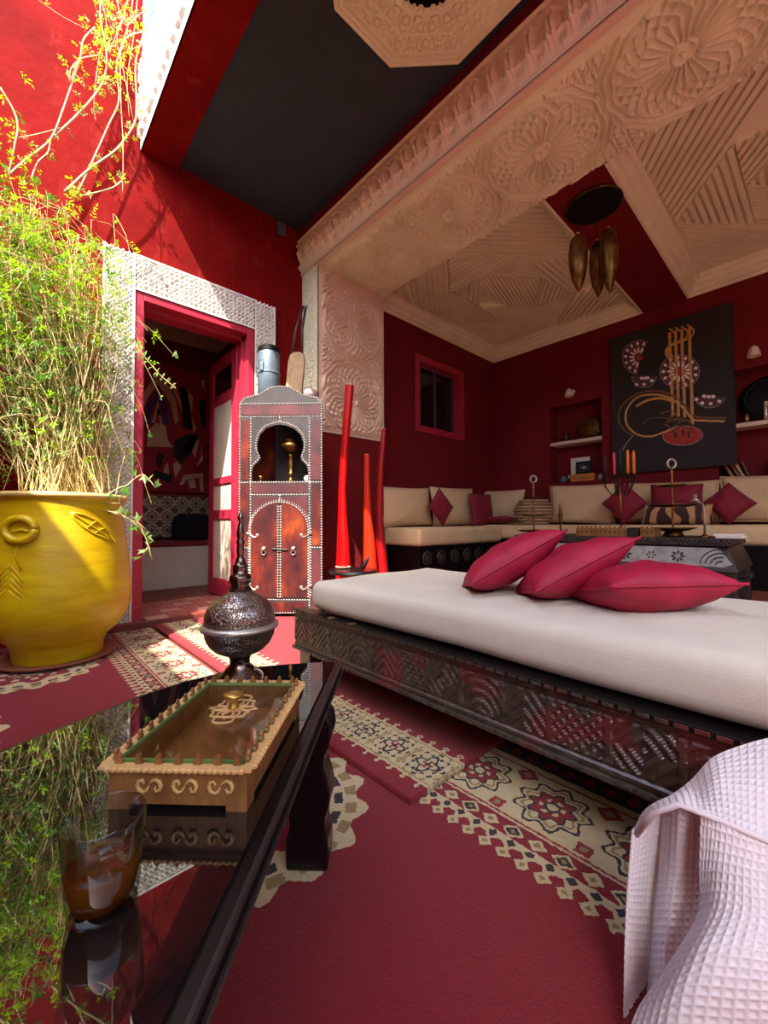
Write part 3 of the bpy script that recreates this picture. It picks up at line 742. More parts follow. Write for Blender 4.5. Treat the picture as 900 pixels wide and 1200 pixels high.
# three fuchsia cushions on the mattress
FH = np.array([FW[0], FW[1], 0]); FH /= np.linalg.norm(FH); RH = np.array([FH[1], -FH[0], 0])
def lean(ang): 
    c_, s_ = math.cos(ang), math.sin(ang); return RH*c_+Z3*s_, -RH*s_+Z3*c_
def cush(px_, py_, d, ang, w_, h_, t_, nod, label, seed):
    U, N0 = lean(math.radians(ang)); V = FH*math.cos(nod)-N0*math.sin(nod); N = np.cross(U, V); N = N if N[2] > 0 else -N
    pillow('cushion', DP(px_, py_, d), U, V, N, w_, h_, t_, 'fuchsia', label, 'cushion', 'fuchsia cushions on the daybed', seed)
cush(596, 658, 1.40, 29, .35, .29, .135, .20, 'fuchsia velvet cushion propped highest of the three on the daybed', 1)
cush(667, 667, 1.25, 27, .325, .29, .135, .22, 'fuchsia velvet cushion tilted between two others on the daybed', 2)
cush(754, 689, 1.10, 1, .325, .28, .14, .20, 'fuchsia velvet cushion lying flat on the daybed mattress', 3)

# ------------------------------------------------------------------ black coffee table
TZ = .38; SQ = math.sqrt(.5)
TC = np.array([.546, .728, 0]); TW_ = np.array([-SQ, SQ, 0]); TL = np.array([SQ, SQ, 0])
outl = [(0, 0), (.105, -.013), (.17, -.030), (.235, -.062), (.29, -.115), (.337, -.182), (.378, -.28), (.415, -.36), (.46, -.50), (.49, -.64), (.48, -.80), (.40, -.86), (.0, -.86)]
ct = thing('coffee_table', 'low black lacquer table with a mirror-like glass top and scalloped legs', 'table', tuple(TC-TL*.4+TW_*.2))
obj('frame', MB().prism(outl, TC+Z3*(TZ-.034), TW_, TL, Z3, .030), 'black_lacquer', ct, bevel=.005)
inn = [(a+(.016 if a < .1 else -.016), b+(-.014 if b > -.8 else .014)) for a, b in outl]
obj('glass_top', MB().prism(inn, TC+Z3*(TZ-.006), TW_, TL, Z3, .006), 'black_glass', ct)
obj('edge_moulding', MB().tube([TC+TW_*.001+TL*(-.004)+Z3*(TZ-.003), TC+TW_*.001-TL*.86+Z3*(TZ-.003)], .0035, 6).tube([TC+TW_*-.002+TL*(-.004)+Z3*(TZ-.02), TC+TW_*-.002-TL*.86+Z3*(TZ-.02)], .003, 6), 'dark_wood', ct)
obj('apron', MB().prism([(.03, -.05), (.2, -.07), (.34, -.25), (.43, -.55), (.42, -.80), (.03, -.80)], TC+Z3*(TZ-.085), TW_, TL, Z3, .055), 'black_lacquer', ct)
lp = [(.036, .30), (.046, .285), (.049, .26), (.043, .235), (.034, .215), (.033, .195), (.041, .17), (.046, .145), (.043, .12), (.036, .10), (.035, .08), (.041, .055), (.042, .03), (.040, 0)]
lpoly = [(-a, z_) for a, z_ in lp]+[(a, z_) for a, z_ in lp[::-1]]
lpoly = lpoly+[] ; topp = [(-.05, .345), (.05, .345)]
lpoly = [(.05, .345), (-.05, .345)]+[(-a, z_) for a, z_ in lp]+[(a, z_) for a, z_ in lp[::-1]]
for a, b in ((.055, -.075), (.30, -.22), (.055, -.76), (.40, -.76)):
    obj('leg', MB().prism(lpoly, TC+TW_*a+TL*(b-.03)+Z3*.010, TW_, Z3, TL, .06), 'black_lacquer', ct, bevel=.004)

# ------------------------------------------------------------------ fretwork box on the table
A = np.array([.083, .52, TZ]); BU = np.array([SQ, -SQ, 0]); BL = np.array([SQ, SQ, 0]); BW, BLn, BH = .148, .222, .044
bo = thing('fretwork_box', 'laser-cut wooden tray box with glass lid and scalloped rim on the black table', 'box', tuple(A+BU*BW/2+BL*BLn/2))
def bbx(u0, u1, l0, l1, z0, z1): return MB().obox(A+BU*(u0+u1)/2+BL*(l0+l1)/2+Z3*(z0+z1)/2, (BU, BL, Z3), ((u1-u0)/2, (l1-l0)/2, (z1-z0)/2))
for (u0, u1, l0, l1) in ((0, BW, 0, .004), (0, BW, BLn-.004, BLn), (0, .004, .004, BLn-.004), (BW-.004, BW, .004, BLn-.004)):
    obj('side', bbx(u0, u1, l0, l1, .006, BH), 'oak', bo)
for u_, l_ in ((0, 0), (BW-.022, 0), (0, BLn-.022), (BW-.022, BLn-.022)): obj('foot', bbx(u_, u_+.022, l_, l_+.022, 0, .006), 'oak', bo)
obj('bottom', bbx(.004, BW-.004, .004, BLn-.004, .006, .010), 'oak', bo)
obj('rim', bbx(-.007, BW+.007, -.007, .003, BH, BH+.003), 'oak_pale', bo)
for l0, l1, u0, u1 in ((BLn-.003, BLn+.007, -.007, BW+.007), (.003, BLn-.003, -.007, .003), (.003, BLn-.003, BW-.003, BW+.007)):
    obj('rim', bbx(u0, u1, l0, l1, BH, BH+.003), 'oak_pale', bo)
def row(p0, p1, n):
    return [p0+(p1-p0)*(i+.5)/n for i in range(n)]
c00, c10, c01, c11 = A+Z3*BH, A+BU*BW+Z3*BH, A+BL*BLn+Z3*BH, A+BU*BW+BL*BLn+Z3*BH
# scallop beads round the rim
bead = MB()
for p0, p1, n_, out in ((c00, c10, 22, -BL), (c00, c01, 32, -BU), (c10, c11, 32, BU), (c01, c11, 22, BL)):
    for p in row(p0, p1, n_): bead.lathe([(.0035, 0), (.0038, .0025), (.0015, .004)], p+out*.007, 6)
obj('scallop_edge', bead, 'oak_pale', bo, kind='stuff')
cr = [(-.0035, 0), (.0035, 0), (.0045, .004), (.0022, .0065), (.003, .009), (0, .0125), (-.003, .009), (-.0022, .0065), (-.0045, .004)]
for p0, p1, n_, d, out in ((c00, c10, 7, BU, BL), (c01, c11, 7, BU, -BL), (c00, c01, 11, BL, BU), (c10, c11, 11, BL, -BU)):
    for p in row(p0, p1, n_): obj('crenel', MB().prism(cr, p+Z3*.002, d, Z3, out, .003), 'oak', bo)
for (u0, u1, l0, l1) in ((.004, BW-.004, .006, .008), (.004, BW-.004, BLn-.008, BLn-.006), (.005, .007, .006, BLn-.006), (BW-.007, BW-.005, .006, BLn-.006)):
    obj('lid_edge', bbx(u0, u1, l0, l1, BH+.001, BH+.005), 'leaf_ivy', bo)
obj('lid_pane', bbx(.008, BW-.008, .008, BLn-.008, BH-.001, BH+.001), 'pane', bo)
def scroll(c, U, s_, o_):
    pts = []
    for i in range(15):
        t = i/14; an = math.pi*(.2+1.6*t); rr = .0085*(1-.55*t); pts.append(c+U*(.010+rr*math.cos(an))*s_+Z3*(.002-rr*math.sin(an)*1.1))
    pts2 = [c-U*.002*s_+Z3*.009+U*.001*s_] ; return pts
for k in range(3):
    for sg in (1, -1):
        c = A+BU*(.045+k*.038)+Z3*(.026)-BL*.0015
        pts = [c+BU*sg*x_*.001+Z3*sg*y_*.001 for x_, y_ in ((0, 0), (3, 5), (7, 6.5), (11, 4), (12.5, 0), (11, -4.5), (7.5, -5.5), (5.5, -2.5), (7.5, -.5))]
        obj('scroll', MB().tube(pts, [.0009, .0016, .0018, .0022, .0024, .0022, .0018, .0014, .0008], 6), 'oak_pale', bo, smooth=True)
# leaf fretwork ornament and knob on the lid
oc = A+BU*.078+BL*.135+Z3*(BH+.0012)
orn = MB()
def loop(pts): return [oc+BU*p[0]+BL*p[1] for p in pts]
for sg in (1, -1):
    for r0, r1, w_ in ((.006, .042, .016), (.004, .026, .028)):
        lf_ = [(w_*math.sin(math.pi*t)*(1+.25*math.sin(9*t)), sg*(r0+(r1-r0)*(1-math.cos(math.pi*t))/2)) for t in np.linspace(0, 1, 13)]
        orn.tube(loop(lf_), .0015, 5); orn.tube(loop([(-a, b_) for a, b_ in lf_]), .0015, 5)
    orn.tube(loop([(0, sg*.006), (.008, sg*.018), (0, sg*.030), (-.008, sg*.018), (0, sg*.006)]), .0015, 5)
    orn.tube(loop([(sg*.006, 0), (sg*.02, .006), (sg*.034, 0), (sg*.02, -.006), (sg*.006, 0)]), .0015, 5)
obj('fret_ornament', orn, 'oak_pale', bo)
obj('knob', MB().lathe([(.008, 0), (.0075, .003), (.005, .007), (.005, .011), (.012, .015), (.0135, .018), (.012, .021), (.006, .0215), (0, .021)], oc, 24), 'gold', bo, smooth=True)

# ------------------------------------------------------------------ tea glass
gc = ZP(121, 1061, TZ)
gl = thing('tea_glass', 'clear glass half full of amber tea on the black table', 'glass', tuple(gc))
R0, R1, GH = .0235, .0292, .071
ins = [(R0-.003, .008), (R0-.0018, .012), (R1-.0018, GH-.001)]
obj('tumbler', MB().lathe([(0, 0), (R0*.9, 0), (R0, .002), (R0+.002, .02), (R1, GH-.001), (R1-.0009, GH), (R1-.0018, GH-.001), (R0+.0002, .02), (R0-.003, .008), (0, .0065)], gc, 40), 'glass', gl, smooth=True)
obj('tea', MB().lathe([(0, .0067), (R0-.0028, .0082), (R0+.0004, .02), (R0+.0022, .034), (R0+.0018, .0344), (0, .0338)], gc, 40), 'tea', gl, smooth=True)
obj('bubble', MB().ball(gc+np.array([.004, .004, .036]), .015, (1, .8, .55)), 'glass', gl, smooth=True)

# ------------------------------------------------------------------ rosewater sprinkler
sk = 3.0e-4; sp0 = ZP(281, 799, TZ)
prof = [(150, 1160), (152, 1150), (135, 1125), (95, 1085), (86, 1070), (62, 1050), (60, 1015), (72, 990), (110, 972), (150, 950), (185, 915), (207, 870), (215, 825), (234, 815), (238, 803), (232, 793), (214, 783), (212, 730), (198, 690), (165, 648), (120, 622), (92, 606), (72, 585), (54, 548), (66, 530), (68, 505), (64, 488), (47, 478), (46, 432), (50, 426), (36, 418), (28, 388), (18, 365), (25, 335), (26, 320), (20, 300), (29, 275), (16, 258), (24, 235), (24, 215), (14, 165), (10, 150), (18, 132), (18, 118), (9, 98), (6, 85), (0, 70)]
sr = thing('rosewater_sprinkler', 'engraved dark silver rosewater sprinkler with a tall spire on the black table', 'sprinkler', tuple(sp0))
def lathe_p(a, b): return [(r*sk, (1160-y)*sk) for r, y in prof[a:b]]
obj('foot', MB().lathe([(0, 0)]+lathe_p(0, 9), sp0, 36), 'dark_silver', sr, smooth=True)
obj('bowl', MB().lathe(lathe_p(8, 14), sp0, 44), 'engraved', sr, smooth=True)
obj('collar', MB().lathe(lathe_p(12, 17), sp0, 44), 'silver', sr, smooth=True)
obj('dome', MB().lathe(lathe_p(16, 23), sp0, 44), 'engraved', sr, smooth=True)
obj('spire', MB().lathe(lathe_p(22, len(prof)), sp0, 28), 'dark_silver', sr, smooth=True)
ring = [sp0+RH*(.030+.014*math.cos(a))+Z3*(.012+.012*math.sin(a)) for a in np.linspace(-1.4, 2.2, 14)]
obj('handle', MB().tube(ring, .0016, 6), 'silver', sr, smooth=True)

# ------------------------------------------------------------------ yellow pot and its plant
pc = np.array([.205, 2.64, .0]); ks = 8.66e-4
sa = tag(obj('saucer', MB().lathe([(0, .010), (.20, .010), (.235, .018), (.25, .034), (.246, .036), (.225, .024), (0, .020)], pc, 40), simple('brown_clay', (146, 84, 62), .7), smooth=True, loc=tuple(pc+Z3*.01)), 'round brown clay saucer under the yellow pot', 'saucer')
pp = [(205, 1030), (212, 1015), (212, 965), (235, 920), (290, 870), (332, 805), (350, 740), (355, 690), (353, 620), (345, 520), (332, 420), (318, 320), (308, 240), (304, 170), (306, 140), (322, 125), (328, 112), (322, 101), (300, 100)]
pprof = [(r*ks, .022+(1030-y)*ks) for r, y in pp]
pt = thing('yellow_pot', 'tall yellow glazed garden pot with embossed ring and leaf', 'pot', tuple(pc+Z3*.022))
obj('body', MB().lathe([(0, .022)]+pprof+[(.255, .80), (.25, .74), (0, .735)], pc, 64), 'yellow_pot', pt, smooth='auto')
obj('rim_band', MB().lathe([(pprof[-4][0]-.004, pprof[-4][1]-.004), (pprof[-3][0]+.002, pprof[-3][1]), (pprof[-2][0], pprof[-2][1]+.003), (.262, pprof[-1][1]+.004), (.255, pprof[-1][1]-.004)], pc, 64), simple('worn_glaze_rim', (222, 190, 120), .5), pt, smooth=True)
obj('soil', MB().lathe([(0, .755), (.15, .76), (.249, .748), (.249, .740), (0, .738)], pc, 32), 'soil', pt, smooth=True)
tocam = -np.array([pc[0], pc[1], 0]); tocam /= np.linalg.norm(tocam); prt = np.array([-tocam[1], tocam[0], 0])
def onpot(px_, py_, lift=0.):
    z_ = .022+(1030-py_)*ks; rr = np.interp(z_, [q[1] for q in pprof], [q[0] for q in pprof]); s_ = np.clip((px_-362)*ks/rr, -.98, .98)
    d = prt*s_+tocam*math.sqrt(1-s_*s_); return pc+d*(rr+lift)+Z3*z_
bc = onpot(200, 295)
ringp = [onpot(200+58*math.cos(a), 295+58*math.sin(a), .008) for a in np.linspace(0, 2*math.pi, 25)]
obj('embossed_ring', MB().tube(ringp, .017, 8), 'yellow_pot', pt, smooth=True)
obj('embossed_arc', MB().tube([onpot(165+i*9, 300+4*math.sin(i*1.1), .004) for i in range(9)], .006, 6), 'yellow_pot', pt, smooth=True)
lo = [(400, 205), (450, 215), (510, 245), (550, 285), (575, 320), (610, 378), (560, 350), (500, 320), (450, 280), (415, 240)]
obj('embossed_leaf', MB().tube([onpot(a, b, .002) for a, b in lo+lo[:1]], .005, 6).tube([onpot(400+i*19, 205+i*15.5, .003) for i in range(11)], .004, 6).tube([onpot(470+i*10, 290-i*9, .003) for i in range(6)], .003, 6).tube([onpot(510+i*10, 315-i*6, .003) for i in range(6)], .003, 6), 'yellow_pot', pt, smooth=True)
inc = MB()
for i in range(5):
    inc.tube([onpot(160-i*4, 470+i*32, .001), onpot(140-i*4, 500+i*32, .001), onpot(125-i*4, 530+i*32, .001)], .003, 5)
    inc.tube([onpot(168-i*2, 480+i*30, .001), onpot(190, 515+i*30, .001), onpot(212, 560+i*24, .001)], .003, 5)
inc.tube([onpot(190, 375, .001), onpot(180, 430, .001), onpot(205, 500, .001)], .004, 5)
obj('embossed_sprig', inc, 'yellow_pot', pt, smooth=True)

pn = thing('climbing_plant', 'sunlit climbing jasmine with straw stems growing out of the yellow pot up the red wall', 'plant', tuple(pc+Z3*.75))
R_ = random.Random(5)
stems = MB()
def wob(p, a): return p+np.array([R_.uniform(-a, a), R_.uniform(-a, a)*.4, R_.uniform(-a, a)])
tips = []
for i in range(150):
    an = R_.uniform(0, 2*math.pi); rr = R_.uniform(.02, .2)
    p = pc+np.array([rr*math.cos(an)*1.1+.02, rr*math.sin(an)*.8, .75])
    if i < 60: p = pc+np.array([.12+R_.uniform(-.08, .09), .06+R_.uniform(-.08, .08), .75])
    hx = R_.gauss(.02, .22) - .1; H_ = R_.uniform(.6, 1.55)
    top = np.array([min(pc[0]+hx, .46), pc[1]+R_.uniform(-.12, .33), .8+H_])
    mid = (p+top)/2+np.array([R_.uniform(-.08, .14), R_.uniform(-.05, .05), .08])
    pts = []
    for t in np.linspace(0, 1, 9): pts.append(wob((1-t)**2*p+2*t*(1-t)*mid+t*t*top, .014))
    # droop
    dx = R_.uniform(-.28, .2)
    for t in (.33, .66, 1): pts.append(wob(top+np.array([dx*t, -.04*t, .06*t-.38*t*t*R_.uniform(.3, 1)]), .02))
    pts = [np.array([q[0], min(q[1], 3.05), q[2]]) for q in pts]
    stems.tube(pts, [R_.uniform(.0016, .0035)*(1-.6*k/11) for k in range(12)], 4)
    tips.append(pts)
# fine tangled hanging twigs
for i in range(430):
    x_ = R_.gauss(-.05, .24); z_ = R_.uniform(1.1, 2.35); y_ = R_.uniform(2.5, 2.98)
    if x_ > .42: continue
    L_ = R_.uniform(.15, .55); dx = R_.uniform(-.32, .36)
    pts = [np.array([x_+dx*t+.02*math.sin(7*t+i), y_+.02*math.cos(5*t+i), z_+.05*t-L_*t*t]) for t in np.linspace(0, 1, 7)]
    stems.tube(pts, [.0022-.0012*t/6 for t in range(7)], 4); tips.append(pts)
obj('stems', stems, 'stem', pn, kind='stuff')
def leaf_quad(mb, p, d, L, W_, up=None):
    d = d/np.linalg.norm(d); s_ = np.cross(d, [R_.uniform(-.4, .4), R_.uniform(-.4, .4), 1.]); s_ /= np.linalg.norm(s_)+1e-9; n_ = np.cross(s_, d)
    mb.add([p, p+d*L*.45+s_*W_*.5+n_*W_*.18, p+d*L-n_*W_*.2, p+d*L*.45-s_*W_*.5+n_*W_*.18, p+d*L*.5], [(0, 1, 4), (1, 2, 4), (4, 2, 3), (0, 4, 3)])
LV = dict(leaf_lime=MB(), leaf_green=MB(), leaf_pale=MB())
def rdir(): 
    v_ = np.array([R_.gauss(0, 1), R_.gauss(0, 1), R_.gauss(-.1, .8)]); return v_/np.linalg.norm(v_)
def sprig(p, mat, n_=5, L=.028):
    d = rdir(); q = p.copy()
    for k in range(n_):
        q = q+d*.014; s_ = np.cross(d, rdir()); s_ /= np.linalg.norm(s_)+1e-9
        for sg in (1, -1): leaf_quad(LV[mat], q, d*.6+s_*sg, L*R_.uniform(.6, 1.15), L*.42)
    leaf_quad(LV[mat], q, d, L, L*.4)
for pts in tips:
    for p in pts[3:]:
        if R_.random() < .75:
            z_ = p[2]; m_ = 'leaf_lime' if R_.random() < (.75 if (z_ > 1.75 or p[0] < -.1) else .3) else ('leaf_green' if R_.random() < .6 else 'leaf_pale')
            sprig(p, m_, R_.randint(2, 5), R_.uniform(.018, .03))
for i in range(900):                     # crown towards the top left
    x_ = R_.gauss(-.22, .26); z_ = R_.gauss(1.95, .34); y_ = R_.uniform(2.45, 2.98)
    if x_ > .42 or z_ < .9: continue
    sprig(np.array([x_, y_, z_]), 'leaf_lime' if R_.random() < .7 else 'leaf_green', R_.randint(3, 5), R_.uniform(.02, .032))
# upper vines along the wall, traced
z5 = lambda p: (p[0]/4.09, p[1]/4.09)
vines = [([(310, 920), (430, 810), (560, 715), (640, 600), (655, 500), (650, 300), (690, 150), (700, 0), (705, -160)], .007, 2.93),
         ([(370, 930), (440, 780), (520, 600), (570, 480), (560, 300), (620, 100), (640, -40), (650, -200)], .0055, 2.98),
         ([(40, 840), (130, 760), (240, 670), (300, 530), (380, 290), (400, 190), (455, 130)], .006, 2.96),
         ([(240, 670), (350, 570), (450, 460), (500, 370), (510, 250), (480, 60), (500, -120)], .006, 2.97),
         ([(0, 420), (60, 520), (85, 600), (70, 700), (40, 840)], .006, 2.85),
         ([(150, 860), (180, 780), (230, 730), (240, 670)], .005, 2.94),
         ([(470, 265), (390, 280), (340, 330), (335, 390), (370, 300)], .003, 2.95),
         ([(575, 300), (580, 500), (590, 700), (588, 930)], .003, 2.90),
         ([(690, 150), (620, 170), (585, 220), (580, 300), (650, 360)], .004, 2.9),
         ([(560, 0), (600, 120), (690, 60), (680, 200), (620, 240)], .003, 2.92),
         ([(660, -20), (640, 180), (610, 380), (620, 560)], .003, 2.95),
         ([(540, -20), (600, 60), (560, 180), (590, 330), (640, 580)], .003, 2.97),
         ([(480, -20), (510, 130), (470, 300), (450, 500), (460, 580)], .003, 2.99),
         ([(590, 860), (540, 900), (430, 930), (380, 940)], .005, 2.9),
         ([(170, -10), (300, 80), (420, 140)], .0025, 3.0), ([(620, -20), (560, 160), (520, 250)], .003, 2.96), ([(90, 660), (170, 645), (300, 610)], .003, 2.97)]
vm = MB()
for pts, r_, yy in vines:
    W_ = [YP(*z5(p), yy) for p in pts]; W_[-1] = W_[-1]+np.array([0, .0, 0])
    D_ = []
    for i in range(len(W_)-1):
        p0, p1, p2, p3 = W_[max(i-1, 0)], W_[i], W_[i+1], W_[min(i+2, len(W_)-1)]
        for t in np.linspace(0, 1, 6)[:-1]:
            D_.append(.5*((2*p1)+(p2-p0)*t+(2*p0-5*p1+4*p2-p3)*t*t+(3*p1-p0-3*p2+p3)*t**3))
    D_.append(W_[-1]); vm.tube(D_, [r_*(1-.35*i/len(D_)) for i in range(len(D_))], 6)
    for p in D_:
        if R_.random() < .32: sprig(p+np.array([R_.uniform(-.03, .03), -.01, R_.uniform(-.03, .03)]), 'leaf_lime' if R_.random() < .75 else 'leaf_pale', R_.randint(2, 4), R_.uniform(.018, .028))
obj('vine_canes', vm, 'twig', pn, smooth=True, kind='stuff')
for i in range(90):
    q = YP(*z5((R_.gauss(520, 55), R_.uniform(0, 420))), R_.uniform(2.85, 3.0)); sprig(q, 'leaf_lime' if R_.random() < .6 else 'leaf_pale', 3, .022)
for k, mb_ in LV.items(): obj('leaves', mb_, k, pn, kind='stuff')
# ivy trails with single leaves over the rim and a fern-like shoot in front of the door
ivy = [[(95, 598), (130, 600), (150, 608), (172, 622)], [(60, 600), (110, 590), (150, 568), (168, 556), (182, 572)], [(130, 600), (165, 618), (175, 640), (168, 652)], [(40, 604), (80, 596), (140, 590)], [(150, 608), (170, 628), (178, 655)]]
im = MB(); il = []
for tr in ivy:
    W_ = [YP(a, b, 2.42) for a, b in tr]; P_ = []
    for i in range(len(W_)-1):
        for t in np.linspace(0, 1, 5)[:-1]: P_.append(W_[i]*(1-t)+W_[i+1]*t+np.array([0, R_.uniform(-.01, .01), .01*math.sin(3*t)]))
    P_.append(W_[-1]); im.tube(P_, .0025, 5); il += P_[2::2]
obj('ivy_stem', im, 'stem', pn, smooth=True)
ivs = [(0, 0), (.35, -.22), (.62, -.42), (.5, .0+-.16), (1, 0), (.5, .16), (.62, .42), (.35, .22)]
for p in il:
    d = rdir(); s_ = np.cross(d, rdir()); s_ /= np.linalg.norm(s_); n_ = np.cross(d, s_); L_ = R_.uniform(.045, .075)
    mb_ = MB(); vs = [p+d*a*L_+s_*b*L_-n_*abs(b)*L_*.25 for a, b in ivs]; vs.append(p+d*.5*L_+n_*.003)
    mb_.add(vs, [(8, i, (i+1) % 8) for i in range(8)]); mb_.open = True
    obj('ivy_leaf', mb_, 'leaf_ivy' if R_.random() < .6 else 'leaf_green', pn)
sh = [YP(a, b, 2.6) for a, b in ((150, 398), (163, 410), (175, 425), (190, 442), (206, 455))]
obj('shoot', MB().tube(sh, .003, 5), 'stem', pn)
for i in range(22):
    t = (i//2)/10.5*3.99; k = int(t); p = sh[k]*(1-t+k)+sh[k+1]*(t-k); sg = 1 if i % 2 else -1
    mb_ = MB(); d = RT*.35*sg+UP*(.5*sg+.3)+FW*R_.uniform(-.3, .3); leaf_quad(mb_, p, d, .045*(1-.4*i/22), .02); mb_.open = True
    obj('leaflet', mb_, 'leaf_pale', pn)
for cpt in ((157, 372), (168, 405), (186, 400), (200, 388)):
    pass
# ------------------------------------------------------------------ studded leather cabinet in the corner
CD = 2.88; ck = 1.757e-3
cc = DP(260+238/3.43, 600, CD); cc[2] = 0
CN = -FH
def cp(x_, y_, d=0.): return cc+RH*((x_-238)*ck)+Z3*(.05+(1120-y_)*ck)+CN*d
def cpoly(pts): return [((x_-238)*ck, .05+(1120-y_)*ck) for x_, y_ in pts]
cb = thing('leather_cabinet', 'tall narrow cabinet clad in studded red and black leather with an arched niche', 'cabinet', tuple(cc-FH*-.17))
arch = [(124, 592), (124, 555), (130, 532), (150, 512), (158, 500), (145, 470), (144, 440), (155, 405), (180, 378), (215, 366), (235, 364), (262, 368), (295, 382), (320, 408), (330, 440), (328, 470), (318, 496), (322, 508), (342, 530), (348, 555), (348, 592)]
def holed(outer, inner, t, d0):
    bm = bmesh.new()
    def ring(poly, d): return [bm.verts.new(tuple(cc+RH*a+Z3*b+CN*d)) for a, b in poly]
    allr = []
    for d in (d0, d0+t):
        ro, ri = ring(outer, d), ring(inner, d); es = []
        for r_ in (ro, ri):
            for i in range(len(r_)): es.append(bm.edges.new((r_[i], r_[(i+1) % len(r_)])))
        bmesh.ops.triangle_fill(bm, use_beauty=True, use_dissolve=False, edges=es); allr.append((ro, ri))
    for k in range(2):
        a, b = allr[0][k], allr[1][k]
        for i in range(len(a)): bm.faces.new((a[i], a[(i+1) % len(a)], b[(i+1) % len(b)], b[i]))
    mb = MB(); bm.verts.ensure_lookup_table(); bm.verts.index_update()
    mb.add([tuple(v.co) for v in bm.verts], [tuple(v.index for v in f.verts) for f in bm.faces]); bm.free(); return mb
outer = [(70, 1120), (405, 1120), (405, 275), (385, 252), (350, 246), (320, 238), (296, 222), (270, 209), (235, 206), (200, 210), (172, 224), (150, 240), (118, 246), (92, 253), (76, 270), (70, 282)]
obj('front', holed(cpoly(outer), cpoly(arch), .018, 0), 'leather_grey', cb)
W2 = 167.5*ck; DEP = .30
def cbx(x0, x1, y0, y1, d0, d1): return MB().obox((cp(x0, y0, d0)+cp(x1, y1, d1))/2, (RH, CN, Z3), (abs(x1-x0)*ck/2, abs(d1-d0)/2, abs(y1-y0)*ck/2))
def csl(x0, x1):
    a, b_, h_ = cp(x0, 1120, 0), cp(x1, 1120, -DEP), (1120-285)*ck
    return MB().add([a, b_, b_+RH*.008, a+RH*.008, a+Z3*h_, b_+Z3*h_, b_+RH*.008+Z3*h_, a+RH*.008+Z3*h_], [(0, 1, 2, 3), (7, 6, 5, 4), (0, 4, 5, 1), (1, 5, 6, 2), (2, 6, 7, 3), (3, 7, 4, 0)])
obj('side', csl(70, 170), 'leather', cb); obj('side', csl(400, 300), 'leather', cb)
obj('back', cbx(170, 304, 1120, 285, -DEP, -DEP+.015), 'leather_grey', cb)
def clev(y0, y1, m_=0):
    return MB().prism([((x_-238)*ck, d_) for x_, d_ in ((82, -.001), (394, -.001), (296, -DEP+.016), (176, -DEP+.016))], cc+Z3*(.05+(1120-y0)*ck), RH, CN, Z3, (y0-y1)*ck)
obj('top', clev(264, 252), 'leather_grey', cb)
obj('bottom', clev(1120, 1108), 'leather_grey', cb)
obj('niche_shelf', clev(605, 594), 'leather_grey', cb)
for x0, d in ((75, -.03), (375, -.03), (180, -DEP+.03), (275, -DEP+.03)):
    if True: obj('foot', MB().obox((cp(x0, 1120, d)+cp(x0+25, 1120, d-.02))/2*np.array([1, 1, 0])+Z3*.035, (RH, CN, Z3), (.02, .02, .015)), 'leather_grey', cb)
# inlaid leather panels on the front
def plate(name, pts, mat, d0=.018, t=.004, parent=None): return obj(name, MB().prism(cpoly(pts), cc+CN*d0, RH, Z3, CN, t), mat, parent or cb)
for pts, mt_ in (([(80, 345), (112, 345), (112, 588), (80, 588)], 'leather'), ([(360, 345), (398, 345), (398, 588), (360, 588)], 'leather2'),
                 ([(78, 604), (112, 604), (112, 850), (78, 850)], 'leather'), ([(364, 604), (398, 604), (398, 850), (364, 850)], 'leather'),
                 ([(78, 866), (108, 866), (108, 1050), (78, 1050)], 'leather2'), ([(364, 866), (398, 866), (398, 1108), (364, 1108)], 'leather2'),
                 ([(128, 604), (346, 604), (346, 640), (128, 640)], 'leather2'), ([(80, 286), (396, 286), (396, 326), (80, 326)], 'leather2'),
                 ([(80, 1074), (340, 1074), (340, 1112), (80, 1112)], 'leather'),
                 ([(130, 655), (225, 655), (225, 680), (160, 705), (130, 740)], 'leather2'), ([(245, 655), (345, 655), (345, 740), (315, 705), (245, 680)], 'leather2')):
    plate('leather_panel', pts, mt_)
def arc_pts(x0, x1, sgn): return [(235+110*math.cos(a)*sgn, 785-105*math.sin(a)) for a in np.linspace(x0, x1, 9)]
dl = [(229, 1052), (124, 1052), (124, 785)]+[(235-111*math.cos(a), 785-104*math.sin(a)) for a in np.linspace(0, 1.5, 9)][1:]
d2 = [(470-a, b) for a, b in dl]
for pts, kx in ((dl, 175), (d2, 292)):
    d_ = plate('door', pts, 'leather', .018, .012)
    kn = cp(kx, 862, .030); obj('knob', MB().lathe([(.012, 0), (.018, .003), (.010, .008), (.014, .016), (.012, .022), (0, .026)], kn, 14, (RH, Z3, CN)), 'silver', d_, smooth=True)
    obj('pull_ring', MB().tube([kn+RH*.016*math.sin(a)-Z3*(.012+.014*(1-math.cos(a))/1)+CN*.012 for a in np.linspace(0, 2*math.pi, 15)], .003, 5), 'silver', d_, smooth=True)
    hx = 124 if kx < 200 else 346
    for hy in (808, 1015):
        sg = 1 if kx < 200 else -1
        obj('hinge', MB().tube([cp(hx+sg*t_, hy+8*math.sin(t_/9.), .031) for t_ in range(-18, 26, 4)], .006, 5).lathe([(.012, 0), (.006, .006)], cp(hx+sg*24, hy, .03), 10, (RH, Z3, CN)), 'silver', d_)
obj('latch_bar', MB().tube([cp(208, 862, .036), cp(268, 866, .036)], .006, 6), 'iron', cb)
